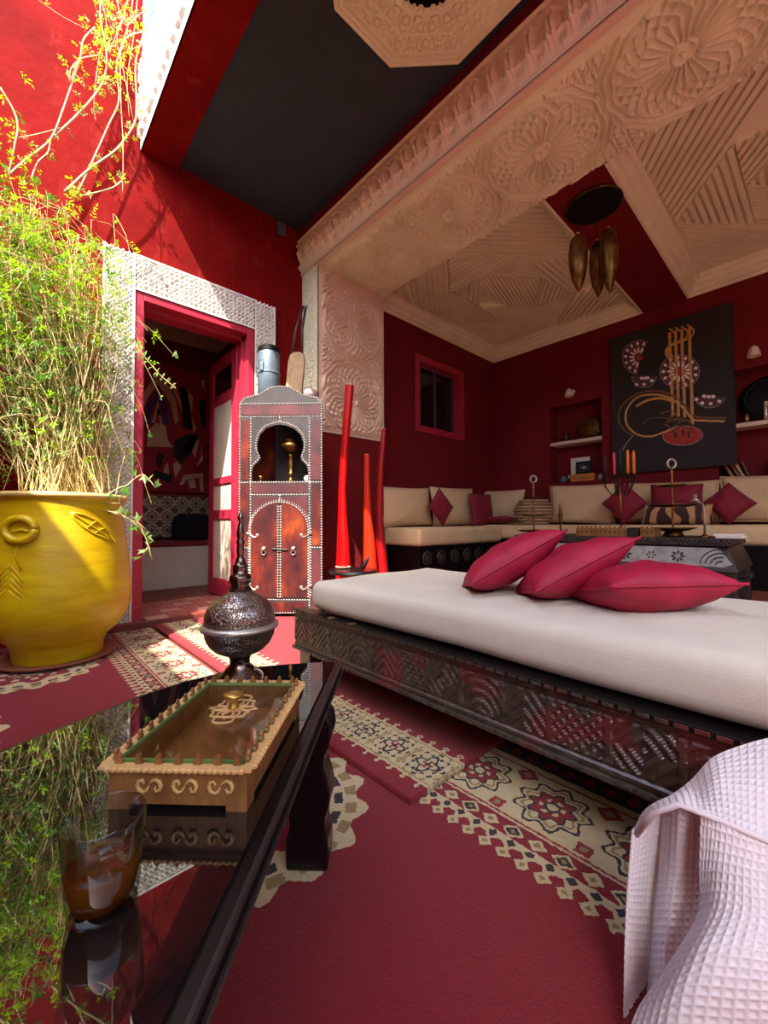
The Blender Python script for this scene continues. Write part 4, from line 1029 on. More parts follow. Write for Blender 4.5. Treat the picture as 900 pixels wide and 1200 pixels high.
# stud rows
studs = MB()
def stud_line(pts, sp=.0185, r_=.0075, d0=.019):
    P_ = [cp(a, b, d0) for a, b in pts]; left = 0.
    for i in range(len(P_)-1):
        L_ = np.linalg.norm(P_[i+1]-P_[i]); t = left
        while t < L_:
            p = P_[i]+(P_[i+1]-P_[i])*t/L_
            studs.add([p+RH*r_, p+Z3*r_, p-RH*r_, p-Z3*r_, p+CN*.007], [(0, 1, 4), (1, 2, 4), (2, 3, 4), (3, 0, 4)]); t += sp
        left = t-L_
oo = [(74, 1116), (74, 284)]+[(238+(a-238)*.985, b+4) for a, b in outer[-1:2:-1]]+[(402, 278), (402, 1116), (74, 1116)]
stud_line(oo); stud_line([(74, 281), (402, 279)]); stud_line([(74, 333), (402, 331)])
for a in ((118, 340, 118, 1108), (354, 340, 354, 1108), (74, 597, 402, 597), (124, 646, 350, 646), (74, 858, 118, 858), (354, 858, 402, 858), (74, 1062, 354, 1066), (235, 338, 235, 356), (235, 650, 235, 668)): stud_line([(a[0], a[1]), (a[2], a[3])])
stud_line([(235+(a-235)*1.06, 592+(b-592)*1.04) for a, b in arch])
for k_ in (1.02, 1.09): stud_line([(235-113*k_, 1052)]+[(235-113*k_*math.cos(a), 785-107*k_*math.sin(a)) for a in np.linspace(0, math.pi, 22)]+[(235+113*k_, 1052)], d0=.031 if k_ < 1.05 else .019)
stud_line([(230, 1052), (230, 690)], d0=.031); stud_line([(240, 1052), (240, 690)], d0=.031); stud_line([(122, 1052), (350, 1054)], d0=.02)
so_ = obj('studs', studs, 'stud', cb, kind='stuff')
# things in the niche
zs = .05+(1120-594)*ck
nb = cp(262, 594, -.12); nb[2] = zs
cs_ = thing('brass_candlestick', 'tall brass candlestick with a wide cup in the cabinet niche', 'candlestick', tuple(nb))
obj('base', MB().lathe([(0, 0), (.048, 0), (.05, .006), (.030, .018), (.016, .03), (.013, .05)], nb, 24), 'brass', cs_, smooth=True)
obj('stem', MB().lathe([(.012, .05), (.022, .06), (.024, .075), (.013, .09), (.018, .12), (.020, .15), (.014, .19), (.024, .20), (.024, .21), (.014, .22)], nb, 20), 'brass', cs_, smooth=True)
obj('cup', MB().lathe([(.014, .22), (.05, .24), (.07, .26), (.075, .285), (.06, .292), (.058, .32), (.05, .325), (0, .32)], nb, 28), 'bronze', cs_, smooth=True)
nb2 = cp(146, 594, -.06); nb2[2] = zs
tag(obj('brass_cup', MB().lathe([(0, 0), (.022, 0), (.02, .006), (.006, .014), (.006, .022), (.02, .034), (.024, .046), (.02, .046), (0, .03)], nb2, 18), 'brass', smooth=True, loc=tuple(nb2)), 'tiny brass goblet beside the candlestick in the cabinet niche', 'goblet')
nb3 = cp(338, 594, -.05); nb3[2] = zs
tag(obj('pale_bowl', MB().lathe([(0, 0), (.014, 0), (.02, .012), (.026, .03), (.018, .045), (.010, .05), (0, .05)], nb3, 18), 'shelf_white', smooth=True, loc=tuple(nb3)), 'small pale shell-like pot at the edge of the cabinet niche', 'pot')
# things on top of the cabinet
zt = .05+(1120-252)*ck
p = cp(170, 240, -.11); p[2] = zt
tn = thing('enamel_canister', 'blue-grey metal canister with a domed lid on the leather cabinet', 'canister', tuple(p))
obj('body', MB().lathe([(0, 0), (.074, 0), (.078, .006), (.078, .36), (.074, .37), (0, .37)], p, 30), 'slate', tn, smooth='auto')
obj('lid', MB().lathe([(.080, .366), (.081, .395), (.072, .405), (.03, .412), (0, .413)], p, 30), 'iron', tn, smooth='auto')
obj('band', MB().lathe([(.0785, .20), (.0815, .203), (.0815, .212), (.0785, .215)], p, 30), 'slate', tn, smooth=True)
obj('clasp', MB().obox(p+CN*.08-RH*.03+Z3*.24, (RH, CN, Z3), (.012, .006, .03)), 'slate', tn, bevel=.002)
p = cp(268, 240, -.16); p[2] = zt
bw_ = thing('wooden_bellows', 'pale wooden board with two dark straps leaning on the pillar above the cabinet', 'bellows', tuple(p))
tilt = Z3*.985-CN*.10+RH*.06
obj('board', MB().prism([(-.065, 0), (.062, 0), (.06, .35), (.05, .39), (.02, .41), (-.03, .408), (-.055, .385), (-.065, .34)], p, RH, tilt, CN, .03), 'wood_board', bw_, bevel=.006)
apx = p+tilt*.80+RH*.02
for a_ in (-.045, .035):
    obj('strap', MB().tube([p+tilt*.38+RH*a_+CN*.012, p+tilt*.6+RH*a_*.6+CN*.02, apx+RH*a_*.25], .009, 6), 'leather_grey', bw_, smooth=True)
obj('knot', MB().ball(apx+RH*.008, .016), 'silver', bw_, smooth=True)
p = cp(352, 245, -.055); p[2] = zt
tag(obj('cloth_ball', MB().ball(p+Z3*.042, .05, (1.05, .9, .82), 18, 12), simple('pink_grey_striped', (206, 150, 150), .8, rgb2=(150, 150, 150), vs=5, sx=(1, 1, 8)), smooth=True, loc=tuple(p)), 'small pink and grey ball on the corner of the leather cabinet', 'ball')

# ------------------------------------------------------------------ tall lacquered floor vases by the pillar
def vase(name, pts, ws, dep, mat, label):
    W_ = [DP(a, b, dep) for a, b in pts]; b0 = W_[-1].copy(); b0[2] = .17 if b0[0] > 1.92 else 0.
    W_.append(b0); ws = ws+[ws[-1]*1.12]
    n_ = 24; P_ = []; R2 = []
    cum = np.linspace(0, len(W_)-1, n_)
    for t in cum:
        i = min(int(t), len(W_)-2); f_ = t-i; P_.append(W_[i]*(1-f_)+W_[i+1]*f_); R2.append((ws[i]*(1-f_)+ws[i+1]*f_)*dep/FPX)
    th_ = thing(name, label, 'vase', tuple(b0), 'tall lacquered vases by the pillar')
    obj('body', MB().tube(P_[::-1], R2[::-1], 18), mat, th_, smooth='auto')
    t_ = P_[0]-P_[1]; t_ /= np.linalg.norm(t_); u_ = np.cross(t_, FH); u_ /= np.linalg.norm(u_)
    obj('tip', MB().lathe([(R2[0]*1.02, 0), (R2[0]*.8, .004), (R2[0]*.4, .006), (0, .006)], P_[0], 14, (u_, np.cross(t_, u_), t_)), 'shelf_white', th_, smooth=True)
vase('floor_vase', [(410, 452), (405, 510), (401, 570), (401, 600), (402, 640), (402, 680)], [5.2, 4.6, 4.3, 5, 7.5, 9.5], 3.12, 'vase_red', 'tallest bright red long-necked vase, next to the leather cabinet')
vase('floor_vase', [(430, 533), (430, 570), (431, 610), (433, 640), (434, 680)], [3.4, 3.6, 5, 7.2, 9], 3.28, 'vase_orange', 'shortest orange-red long-necked vase, between two taller red ones')
vase('floor_vase', [(450, 503), (446, 550), (444, 600), (446, 640), (448, 680)], [3.2, 3.6, 4.6, 6.4, 8], 3.40, 'vase_wine', 'thin dark red long-necked vase at the edge of the sofa')
# low stool behind the daybed with small things
q = ZP(412, 668, .352); 
sto = thing('low_stool', 'low round black stool behind the end of the daybed', 'stool', (q[0]+.03, q[1]+.03, 0))
sc_ = np.array([q[0]+.03, q[1]+.03, 0])
obj('seat', MB().lathe([(0, .325), (.17, .325), (.175, .335), (.17, .35), (0, .35)], sc_, 28), 'black_lacquer', sto, smooth='auto')
for k in range(3):
    a = k*2.094+.5; obj('leg', MB().tube([sc_+np.array([.13*math.cos(a), .13*math.sin(a), .33]), sc_+np.array([.15*math.cos(a), .15*math.sin(a), .027])], .014, 8), 'black_lacquer', sto)
q1 = ZP(402, 666, .352); q1[2] = .35
ds = thing('shell_dish', 'small white dish with a red tassel on the low stool', 'dish', tuple(q1))
obj('dish', MB().lathe([(0, 0), (.03, 0), (.055, .012), (.058, .016), (.03, .006), (0, .005)], q1, 20), 'shelf_white', ds, smooth=True)
for k in range(5): obj('tassel', MB().tube([q1+RH*(-.03+.014*k)+Z3*.008, q1+RH*(-.034+.016*k)+Z3*(.03+.015*(k % 2))], .006, 6), 'vase_red', ds)
q2 = ZP(427, 668, .352); q2[2] = .35
tag(obj('dark_horn', MB().tube([q2-RH*.015+Z3*.012, q2+RH*.0+Z3*.035, q2+RH*.022+Z3*.075, q2+RH*.03+Z3*.10], [.016, .017, .012, .003], 10), 'iron', smooth=True, loc=tuple(q2)), 'small dark curved horn on the low stool', 'horn')

# ------------------------------------------------------------------ alcove banquettes
AF = .17
def banquette(label, x0, x1, y0, y1, zt_, zb, endx):
    t = thing('banquette', label, 'banquette', ((x0+x1)/2, (y0+y1)/2, AF), 'built-in banquettes of the alcove')
    obj('base', MB().box(x0+.02, x1, y0+.02, y1, AF, zb), 'black_lacquer', t, bevel=.004)
    obj('seat_cushion', rbox(((x0+x1)/2, (y0+y1)/2, (zb+zt_)/2), ((x1-x0)/2, (y1-y0)/2, (zt_-zb)/2), .04, 14, .006, 4), 'sofa', t, smooth=True)
    return t
t = banquette('beige cushioned banquette on a black carved base under the pink window', 2.66, 4.02, 2.42, 3.005, .638, .468, 0)
for k in range(6):
    x_ = 2.72+k*.2; obj('carved_boss', MB().lathe([(.07, 0), (.06, .006), (.03, .004), (.02, .010), (0, .010)], (x_+.07, 2.44, .36), 8, (X3, Z3, -Y3)), 'dark_wood', t)
banquette('beige cushioned banquette along the back wall under the black painting', 4.03, 4.825, -2.0, 3.0, .652, .50, 0)
def backc(label, px0, px1, pyt, pyb, plane, pos, mat, cat='cushion', t_=.14, tiltv=.12, seed=0, group='beige back cushions of the banquettes', diamond=False, name='back_cushion'):
    """cushion leaning on a wall: spans pixels px0..px1 x pyt..pyb on the given plane"""
    f = (lambda a, b: YP(a, b, pos)) if plane == 'Y' else (lambda a, b: XP(a, b, pos))
    pm = (px0+px1)/2; c = f(pm, (pyt+pyb)/2)
    l, r = f(px0, (pyt+pyb)/2), f(px1, (pyt+pyb)/2); w_ = np.linalg.norm(r-l); h_ = abs(f(pm, pyt)[2]-f(pm, pyb)[2])
    U = (r-l)/np.linalg.norm(r-l); Nn = -Y3 if plane == 'Y' else -X3
    V = Z3*math.cos(tiltv)-Nn*math.sin(tiltv); N_ = np.cross(U, V)
    if diamond:
        U, V = (U+V)*SQ, (V-U)*SQ; w_ = h_ = max(w_, h_)*.72
    low = c[2]-(abs(U[2])*w_+abs(V[2])*h_)*.515; seat_ = .642 if plane == 'Y' else .656
    if low < seat_: c = c+Z3*(seat_-low)
    return pillow(name, c, U, V, N_, w_*1.03, h_*1.03, t_, mat, label, cat, group, seed, .05, n=16)
G = 'beige back cushions of the banquettes'
backc('beige square cushion at the pillar end of the banquette under the window', 449, 505, 572, 616, 'Y', 2.86, 'sofa', seed=1)
backc('beige square cushion between two crimson pillows under the window', 508, 556, 573, 616, 'Y', 2.86, 'sofa', seed=2)
backc('beige square cushion in the corner where the two banquettes meet', 560, 612, 577, 615, 'X', 4.60, 'sofa', seed=3)
backc('wide beige cushion below the niche with the framed picture', 643, 718, 572, 616, 'X', 4.64, 'sofa', seed=4)
backc('wide beige cushion behind the candelabra under the black painting', 735, 838, 570, 617, 'X', 4.64, 'sofa', seed=5)
backc('wide beige cushion below the niche with the books', 842, 960, 564, 619, 'X', 4.64, 'sofa', seed=6)
PG = 'crimson pillows on the banquettes'
backc('crimson pillow standing on its corner between two beige cushions', 503, 531, 578, 617, 'Y', 2.68, 'crimson', 'pillow', .10, .12, 7, PG, True, 'crimson_pillow')
backc('narrow crimson pillow tucked between beige cushions near the corner', 553, 577, 580, 616, 'Y', 2.70, 'crimson', 'pillow', .10, .12, 8, PG, False, 'crimson_pillow')
pq = XP(600, 612, 4.35)
pillow('crimson_pillow', np.array([4.22, pq[1]+.06, .712]), X3, Y3, Z3, .34, .30, .09, 'crimson', 'crimson pillow lying flat on the banquette beside the wicker basket', 'pillow', PG, 9, n=14)
backc('crimson pillow on its corner right behind the candelabra', 706, 758, 570, 615, 'X', 4.40, 'crimson', 'pillow', .12, .12, 10, PG, True, 'crimson_pillow')
backc('crimson pillow behind the tall tiered stand', 762, 822, 568, 600, 'X', 4.46, 'crimson', 'pillow', .12, .12, 11, PG, False, 'crimson_pillow')
backc('large crimson pillow below the books niche', 824, 884, 567, 614, 'X', 4.42, 'crimson', 'pillow', .14, .12, 12, PG, True, 'crimson_pillow')
m, b = begin('striped_animal_print', .85); vec, x, y, z = coords(); n = noise(vec, 3, 2)
setc(b, ramp(M('SINE', y*55.+n*14.)*.5+.5, [(.45, lin((60, 30, 24))), (.6, lin((180, 140, 96)))])); MT['tiger'] = m
backc('brown striped pillow lying between the crimson ones', 752, 832, 594, 616, 'X', 4.34, 'tiger', 'pillow', .10, .2, 13, None, False, 'striped_pillow')
# wicker basket on the banquette corner
wc = XP(625, 600, 4.46); wc[2] = .655
wk = thing('wicker_basket', 'round bulging wicker basket on the banquette corner', 'basket', tuple(wc))
pr_ = [(.13+.075*math.sin(math.pi*(i+.6)/8.2), .018+.036*i) for i in range(8)]
obj('liner', MB().lathe([(0, 0.0)]+[(r_-.012, z_-.01) for r_, z_ in pr_]+[(.0, .25)], wc, 26), 'wood_board', wk, smooth=True)
for r_, z_ in pr_:
    pts = [wc+np.array([(r_+.006*math.sin(9*a))*math.cos(a), (r_+.006*math.sin(9*a))*math.sin(a), z_]) for a in np.linspace(0, 2*math.pi, 37)]
    obj('cane_coil', MB().tube(pts, .015, 6), 'wood_board', wk, smooth=True)

# ------------------------------------------------------------------ carved alcove table and what stands on it
TX0, TX1, TY0, TY1, TT = 3.0, 3.62, .36, 1.70, .58
at = thing('carved_table', 'dark carved table with a pale inlaid flower band in the alcove', 'table', ((TX0+TX1)/2, (TY0+TY1)/2, AF))
obj('top', MB().box(TX0, TX1, TY0, TY1, TT-.045, TT), 'dark_wood', at, bevel=.006)
obj('top_edge', field((TX0-.002, TY1, TT-.042), -Y3, Z3, -X3, TY1-TY0, .038, .004, lambda u, v: .004*sm(np.cos(u*260)*np.cos(v*260), -.2, .4)), 'dark_wood', at)
fz = MB(); o_ = .03; i_ = .02
v0 = [(TX0+i_, TY0+i_, TT-.045), (TX1-i_, TY0+i_, TT-.045), (TX1-i_, TY1-i_, TT-.045), (TX0+i_, TY1-i_, TT-.045), (TX0-o_, TY0-o_, TT-.185), (TX1+o_, TY0-o_, TT-.185), (TX1+o_, TY1+o_, TT-.185), (TX0-o_, TY1+o_, TT-.185)]
fz.add(v0, [(0, 1, 2, 3), (7, 6, 5, 4), (0, 4, 5, 1), (1, 5, 6, 2), (2, 6, 7, 3), (3, 7, 4, 0)])
fo = obj('frieze', fz, 'dark_wood', at)
sl_ = np.array([-.05, 0, -.14]); sl_ /= np.linalg.norm(sl_); nn = np.cross(sl_, Y3); nn = nn if nn[0] < 0 else -nn
o0 = np.array([TX0+i_, 0, TT-.045])
def fp(y_, s_): return (-(y_), s_)
panel = [(-(TY1-.06), .012), (-(TY0+.06), .012), (-(TY0-.005), .105), (-(TY0+.03), .125), (-(TY1-.03), .125), (-(TY1-.0), .105)]
ip = obj('inlay_band', MB().prism(panel, o0, -Y3, sl_, nn, .006), 'frame_grey', fo)
def wedge(y_, s_, r_, n_, mat='dark_wood'):
    mb_ = MB()
    for k in range(n_):
        a = 2*math.pi*k/n_; d = -Y3*math.cos(a)+sl_*math.sin(a); s2 = -Y3*-math.sin(a)+sl_*math.cos(a); c = o0+Y3*y_+sl_*s_+nn*.006
        mb_.add([c+d*r_*.2, c+d*r_*.65+s2*r_*.2, c+d*r_, c+d*r_*.65-s2*r_*.2, c+d*r_*.6+nn*.004], [(0, 1, 4), (1, 2, 4), (2, 3, 4), (3, 0, 4)])
    mb_.open = True; obj('inlay_flower', mb_, mat, ip if False else fo)
for y_, r_, n_ in ((1.55, .045, 8), (1.38, .03, 6), (1.22, .045, 8), (1.06, .03, 6), (.90, .045, 8), (.75, .03, 6), (.61, .04, 8)): wedge(y_, .07, r_, n_)
fan = MB()
for k in range(1, 5):
    fan.tube([o0+Y3*(TY0+.045)+sl_*.115+nn*.008+(Y3*math.cos(a)-sl_*math.sin(a))*.024*k for a in np.linspace(.1, math.pi/2+.25, 10)], .004, 5)
obj('inlay_fan', fan, 'dark_wood', fo)
for x_, y_ in ((TX0-.02, TY0-.02), (TX1-.10, TY0-.02), (TX0-.02, TY1-.10), (TX1-.10, TY1-.10)):
    obj('leg', MB().box(x_, x_+.12, y_, y_+.12, AF, TT-.185).box(x_-.015, x_+.135, y_-.015, y_+.135, TT-.27, TT-.235), 'dark_wood', at, bevel=.006)
def onT(px_, X_): q_ = XP(px_, 630, X_); q_[2] = TT; return q_
def zat(px_, py_, X_): return XP(px_, py_, X_)[2]
def stand(name, px_, X_, tiers, ytop, label, dish):
    p = onT(px_, X_); t = thing(name, label, 'tiered stand', tuple(p), 'metal tiered stands on the carved table'); k = np.linalg.norm((p-EYE)@FW)/FPX
    zt_ = zat(px_, ytop, X_)
    obj('stem', MB().lathe([(.012, .02), (.006, .05)]+[(.0055+.003*(i % 2), .05+(zt_-TT-.05)*i/12) for i in range(1, 13)], p, 10), 'brass', t, smooth=True)
    obj('ring_handle', MB().tube([np.array([p[0], p[1], zt_])+RH*.028*math.sin(a)+Z3*(.028-.030*math.cos(a)) for a in np.linspace(.2, 2*math.pi-.2, 18)], .007, 6), 'silver', t, smooth=True)
    for yy, hw in tiers:
        z_ = zat(px_, yy, X_)-TT; r_ = hw*k; obj('tier', MB().lathe([(0, z_), (r_*.6, z_), (r_*.96, z_+.008), (r_, z_+.016), (r_*.95, z_+.013), (r_*.55, z_+.006), (0, z_+.006)], p, 28), 'bronze', t, smooth=True)
    z_ = zat(px_, dish[0], X_)-TT; r_ = dish[1]*k
    obj('base_dish', MB().lathe([(0, 0), (r_*.45, 0), (r_*.45, .012), (r_*.35, max(.016, z_-.012)), (r_*.7, z_), (r_, z_+.014), (r_*.97, z_+.016), (r_*.5, z_+.006), (0, z_+.004)], p, 28), 'bronze', t, smooth=True)
stand('tiered_stand', 626, 3.45, [(585, 11), (605, 15)], 565, 'smaller tiered metal stand on the table end near the wicker basket', (623, 19))
stand('tiered_stand', 789, 3.30, [(571, 14), (594, 25)], 548, 'tall tiered metal cake stand with a ring handle on the carved table', (621, 23))
# candelabra
p = onT(728, 3.35); kk = ((p-EYE)@FW)/FPX
ca_ = thing('candelabra', 'wrought metal candelabra holding five taper candles on the carved table', 'candelabra', tuple(p))
zt_ = zat(728, 557, 3.35)
obj('base', MB().lathe([(0, 0), (.06, 0), (.06, .006), (.02, .016), (.008, .03)], p, 20), 'iron', ca_, smooth=True)
sp_ = MB().tube([p+Z3*.02, np.array([p[0], p[1], zt_])], .006, 8)
obj('stem', sp_, 'brass', ca_, smooth=True)
zc_ = {}
for px_, y0, y1, mt_ in ((709, 534, 563, 'c_black'), (720, 530, 558, 'c_pink'), (727, 526, 556, 'c_black'), (736, 527, 557, 'c_orange'), (743, 528, 557, 'c_orange')):
    b_ = XP(px_, y1, 3.35); tp_ = XP(px_, y0, 3.35); b_[2] -= 0
    pts = [np.array([p[0], p[1], zt_-.10]), np.array([p[0], p[1]*.5+b_[1]*.5, zt_-.15]), np.array([p[0], b_[1], b_[2]-.05]), b_-Z3*.012]
    ar = obj('arm', MB().tube(pts, .005, 6).lathe([(.010, -.014), (.020, -.008), (.014, 0), (.012, .012), (0, .012)], b_, 12), 'iron', ca_, smooth=True)
    cdl = thing('taper_candle', {709: 'black taper candle at the outer end of the candelabra', 720: 'pink taper candle on the candelabra', 727: 'black taper candle over the candelabra stem'}.get(px_, 'orange taper candle on the candelabra, one of two side by side'), 'candle', tuple(b_+Z3*.012), 'taper candles on the candelabra')
    obj('wax', MB().lathe([(0, .012), (.0105, .012), (.0095, tp_[2]-b_[2]-.02), (.004, tp_[2]-b_[2]), (0, tp_[2]-b_[2])], b_, 12), mt_, cdl, smooth=True)
    obj('wick', MB().tube([tp_-Z3*.002, tp_+Z3*.008], .0012, 4), 'iron', cdl)
# slim figurine candlesticks
for px_, yt, X_, lb in ((657, 590, 3.3, 'slender brass figurine candlestick next to the fretwork box'), (826, 580, 3.2, 'slender nickel candlestick with a bent arm beside the books on the carved table')):
    p = onT(px_, X_); H_ = zat(px_, yt, X_)-TT
    t = thing('slim_candlestick', lb, 'candlestick', tuple(p))
    obj('base', MB().lathe([(0, 0), (.032, 0), (.03, .008), (.010, .016), (.006, .03)], p, 18), 'brass', t, smooth=True)
    if px_ < 700: obj('figure', MB().lathe([(.006, .03), (.006, H_*.35), (.014, H_*.5), (.020, H_*.62), (.010, H_*.74), (.016, H_*.82), (.006, H_*.88), (.012, H_*.95), (0, H_)], p, 14), 'bronze', t, smooth=True)
    else:
        obj('stem', MB().tube([p+Z3*.02, p+Z3*H_*.6, p+Z3*H_*.78-RH*.006, p+Z3*H_*.83-RH*.03, p+Z3*H_*.84-RH*.05], .006, 8), 'silver', t, smooth=True)
        obj('cup', MB().lathe([(.006, 0), (.024, .012), (.026, .018), (.010, .022), (.012, .05), (0, .05)], p+Z3*H_*.82-RH*.055, 14), 'silver', t, smooth=True)
# fretwork box, dark block, papers
def tbox(px0, px1, X0_, dx, h_, mat, name, label, cat, extra=True):
    a, b_ = onT(px0, X0_), onT(px1, X0_); y0, y1 = min(a[1], b_[1]), max(a[1], b_[1])
    t = thing(name, label, cat, (X0_+dx/2, (y0+y1)/2, TT))
    obj('body', MB().box(X0_, X0_+dx, y0, y1, TT, TT+h_), mat, t, bevel=.002)
    if extra:
        n_ = max(3, int((y1-y0)/.028))
        for k in range(n_):
            y_ = y0+(k+.5)*(y1-y0)/n_; obj('crenel', MB().box(X0_, X0_+.006, y_-.008, y_+.008, TT+h_, TT+h_+.014), mat, t)
            obj('cutout', MB().lathe([(.007, 0), (.006, .002), (0, .002)], (X0_, y_, TT+h_*.55), 8, (Y3, Z3, -X3)), 'dark_wood', t)
tbox(675, 735, 3.06, .16, .055, 'oak', 'fretwork_box', 'long light wooden fretwork box on the carved alcove table', 'box')
tbox(736, 748, 3.05, .10, .062, 'dark_wood', 'dark_block', 'small dark wooden block at the end of the fretwork box', 'block', False)
tbox(750, 767, 3.04, .16, .055, 'oak', 'fretwork_box', 'short light wooden fretwork box beside the tall tiered stand', 'box')
for k, (a_, b_) in enumerate(((838, 872), (836, 870))):
    tbox(a_, b_, 3.08+k*.01, .15, .012, 'paper', 'booklet', ['pale booklet lying at the bottom of the pair on the carved table', 'pale booklet lying on top of the pair on the carved table'][k], 'booklet', False)
bpy.data.objects[[o.name for o in bpy.data.objects if o.name.startswith('booklet')][-1]].location.z += .0125

# ------------------------------------------------------------------ black painting with calligraphy
PX_ = XB-.045
pa = thing('calligraphy_painting', 'large black canvas painted with gold looping calligraphy and pale rosettes', 'painting', (PX_, 1.03, 1.19))
obj('canvas', MB().box(PX_, XB-.001, .525, 1.545, 1.19, 2.67), 'canvas_black', pa, bevel=.003)
z6 = lambda a, b: XP(690+a*210/900, 350+b*210/900, PX_)
def stroke(name, pts, r_, mat, cl=False, sm_=True):
    W_ = [z6(*q) for q in pts]
    if cl: W_ = W_+W_[:1]
    D_ = []
    for i in range(len(W_)-1):
        p0, p1, p2, p3 = W_[max(i-1, 0)], W_[i], W_[i+1], W_[min(i+2, len(W_)-1)]
        if cl and i == 0: p0 = W_[-2]
        if cl and i == len(W_)-2: p3 = W_[1]
        for t in np.linspace(0, 1, 5)[:-1]: D_.append(.5*((2*p1)+(p2-p0)*t+(2*p0-5*p1+4*p2-p3)*t*t+(3*p1-p0-3*p2+p3)*t**3))
    D_.append(W_[-1]); mb_ = MB(); 
    for i in range(len(D_)-1):
        d = D_[i+1]-D_[i]; d[0] = 0; L_ = np.linalg.norm(d); 
        if L_ < 1e-6: continue
        d /= L_; n_ = np.cross(d, X3)
        mb_.add([D_[i]-n_*r_-d*r_*.3-X3*.001, D_[i]+n_*r_-d*r_*.3-X3*.001, D_[i+1]+n_*r_+d*r_*.3-X3*.001, D_[i+1]-n_*r_+d*r_*.3-X3*.001, (D_[i]+D_[i+1])/2-X3*.004], [(0, 1, 4), (1, 2, 4), (2, 3, 4), (3, 0, 4)])
    mb_.open = True; return obj(name, mb_, mat, pa)
for k, (x0, yb, yt) in enumerate(((418, 590, 170), (447, 590, 160), (478, 595, 155), (516, 630, 140))):
    stroke('upright_stroke', [(x0-12+k*1, yt), (x0-8, 300), (x0, 450), (x0+4, yb)], .012, 'ochre_paint')
for k in range(4): stroke('flag_stroke', [(405+k*30, 150-k*6), (438+k*30, 185-k*8), (424+k*26, 225-k*8), (388+k*8, 255-k*6), (392+k*8, 290), (420, 305)], .007, 'ochre_paint')
stroke('loop_stroke', [(690, 600), (600, 598), (530, 590), (490, 545), (430, 490), (350, 465), (270, 470), (200, 505), (155, 560), (150, 610), (175, 655), (215, 685)], .011, 'olive_paint')
stroke('loop_stroke', [(680, 616), (560, 612), (520, 605), (470, 545), (400, 495), (320, 482), (240, 498), (190, 560), (190, 630), (240, 680), (310, 692), (380, 670), (430, 650)], .009, 'ochre_paint')
stroke('loop_stroke', [(240, 540), (290, 512), (360, 500), (420, 515)], .012, 'ochre_paint')
stroke('loop_stroke', [(225, 685), (195, 720), (170, 760)], .005, 'grey_paint')
stroke('loop_stroke', [(270, 630), (310, 600), (380, 600), (440, 615)], .005, 'olive_paint')
for a_ in (((360, 580), (400, 565), (440, 580), (400, 600)), ((390, 620), (430, 605), (470, 610), (430, 640)), ((430, 655), (470, 640), (500, 655)), ((380, 630), (410, 650), (450, 690)), ((450, 620), (490, 610), (520, 640), (490, 680))): stroke('knot_stroke', list(a_), .009, 'olive_paint')
def blob(name, pts, mat, t=.002):
    W_ = [z6(*q) for q in pts]; mb_ = MB(); n_ = len(W_); c = sum(W_)/n_
    mb_.add([q-X3*.0005 for q in W_]+[c-X3*t], [(i, (i+1) % n_, n_) for i in range(n_)]); mb_.open = True; return obj(name, mb_, mat, pa)
def ell(cx, cy, rx, ry, a0=0, n_=14): return [(cx+rx*math.cos(t)*math.cos(a0)-ry*math.sin(t)*math.sin(a0), cy+rx*math.cos(t)*math.sin(a0)+ry*math.sin(t)*math.cos(a0)) for t in np.linspace(0, 2*math.pi, n_+1)[:-1]]
blob('red_oval', ell(472, 688, 100, 48, -.05, 24), 'brick_paint'); stroke('oval_outline', ell(472, 688, 100, 48, -.05, 16), .004, 'grey_paint', True)
for a_ in ((430, 670), (470, 660), (500, 668)): stroke('root_stroke', [a_, (a_[0]+6, a_[1]+30)], .008, 'canvas_black')
def ros(cx, cy, R, a0, a1, n_, sy=1., out=True):
    if out:
        arc = [(cx+R*math.cos(t), cy+R*sy*math.sin(t)) for t in np.linspace(a0, a1, 12)]
        full = a1-a0 > 6
        blob('rosette_ground', arc+([] if full else [(cx, cy)]), 'mauve_paint', .0012)
        stroke('rosette_outline', arc, .003, 'grey_paint', full)
    for k in range(n_):
        t = a0+(a1-a0)*(k+.5)/n_
        blob('petal_dot', ell(cx+R*.82*math.cos(t), cy+R*sy*.82*math.sin(t), R*.11, R*.085, t, 8), 'white_paint', .004)
        blob('petal', ell(cx+R*.45*math.cos(t), cy+R*sy*.45*math.sin(t), R*.2, R*.075, t, 8), 'white_paint', .004)
ros(457, 366, 100, 0, 2*math.pi, 13, .85)
blob('rosette_eye', ell(457, 366, 22, 20), 'brick_paint', .004)
ros(255, 296, 86, math.radians(95), math.radians(300), 8)
blob('rosette_eye', ell(255, 296, 16, 14), 'brick_paint', .004)
ros(278, 385, 62, math.radians(5), math.radians(175), 0, 1.0)
for a_ in ((265, 400), (283, 400), (240, 432), (277, 430), (316, 412), (296, 398)): blob('petal_dot', ell(*a_, 10, 8), 'white_paint', .004)
ros(607, 480, 80, math.radians(15), math.radians(165), 0, .85)
for a_ in ((580, 490), (603, 493), (625, 492), (540, 506), (570, 524), (612, 527), (655, 515)): blob('petal_dot', ell(*a_, 11, 9), 'white_paint', .004)

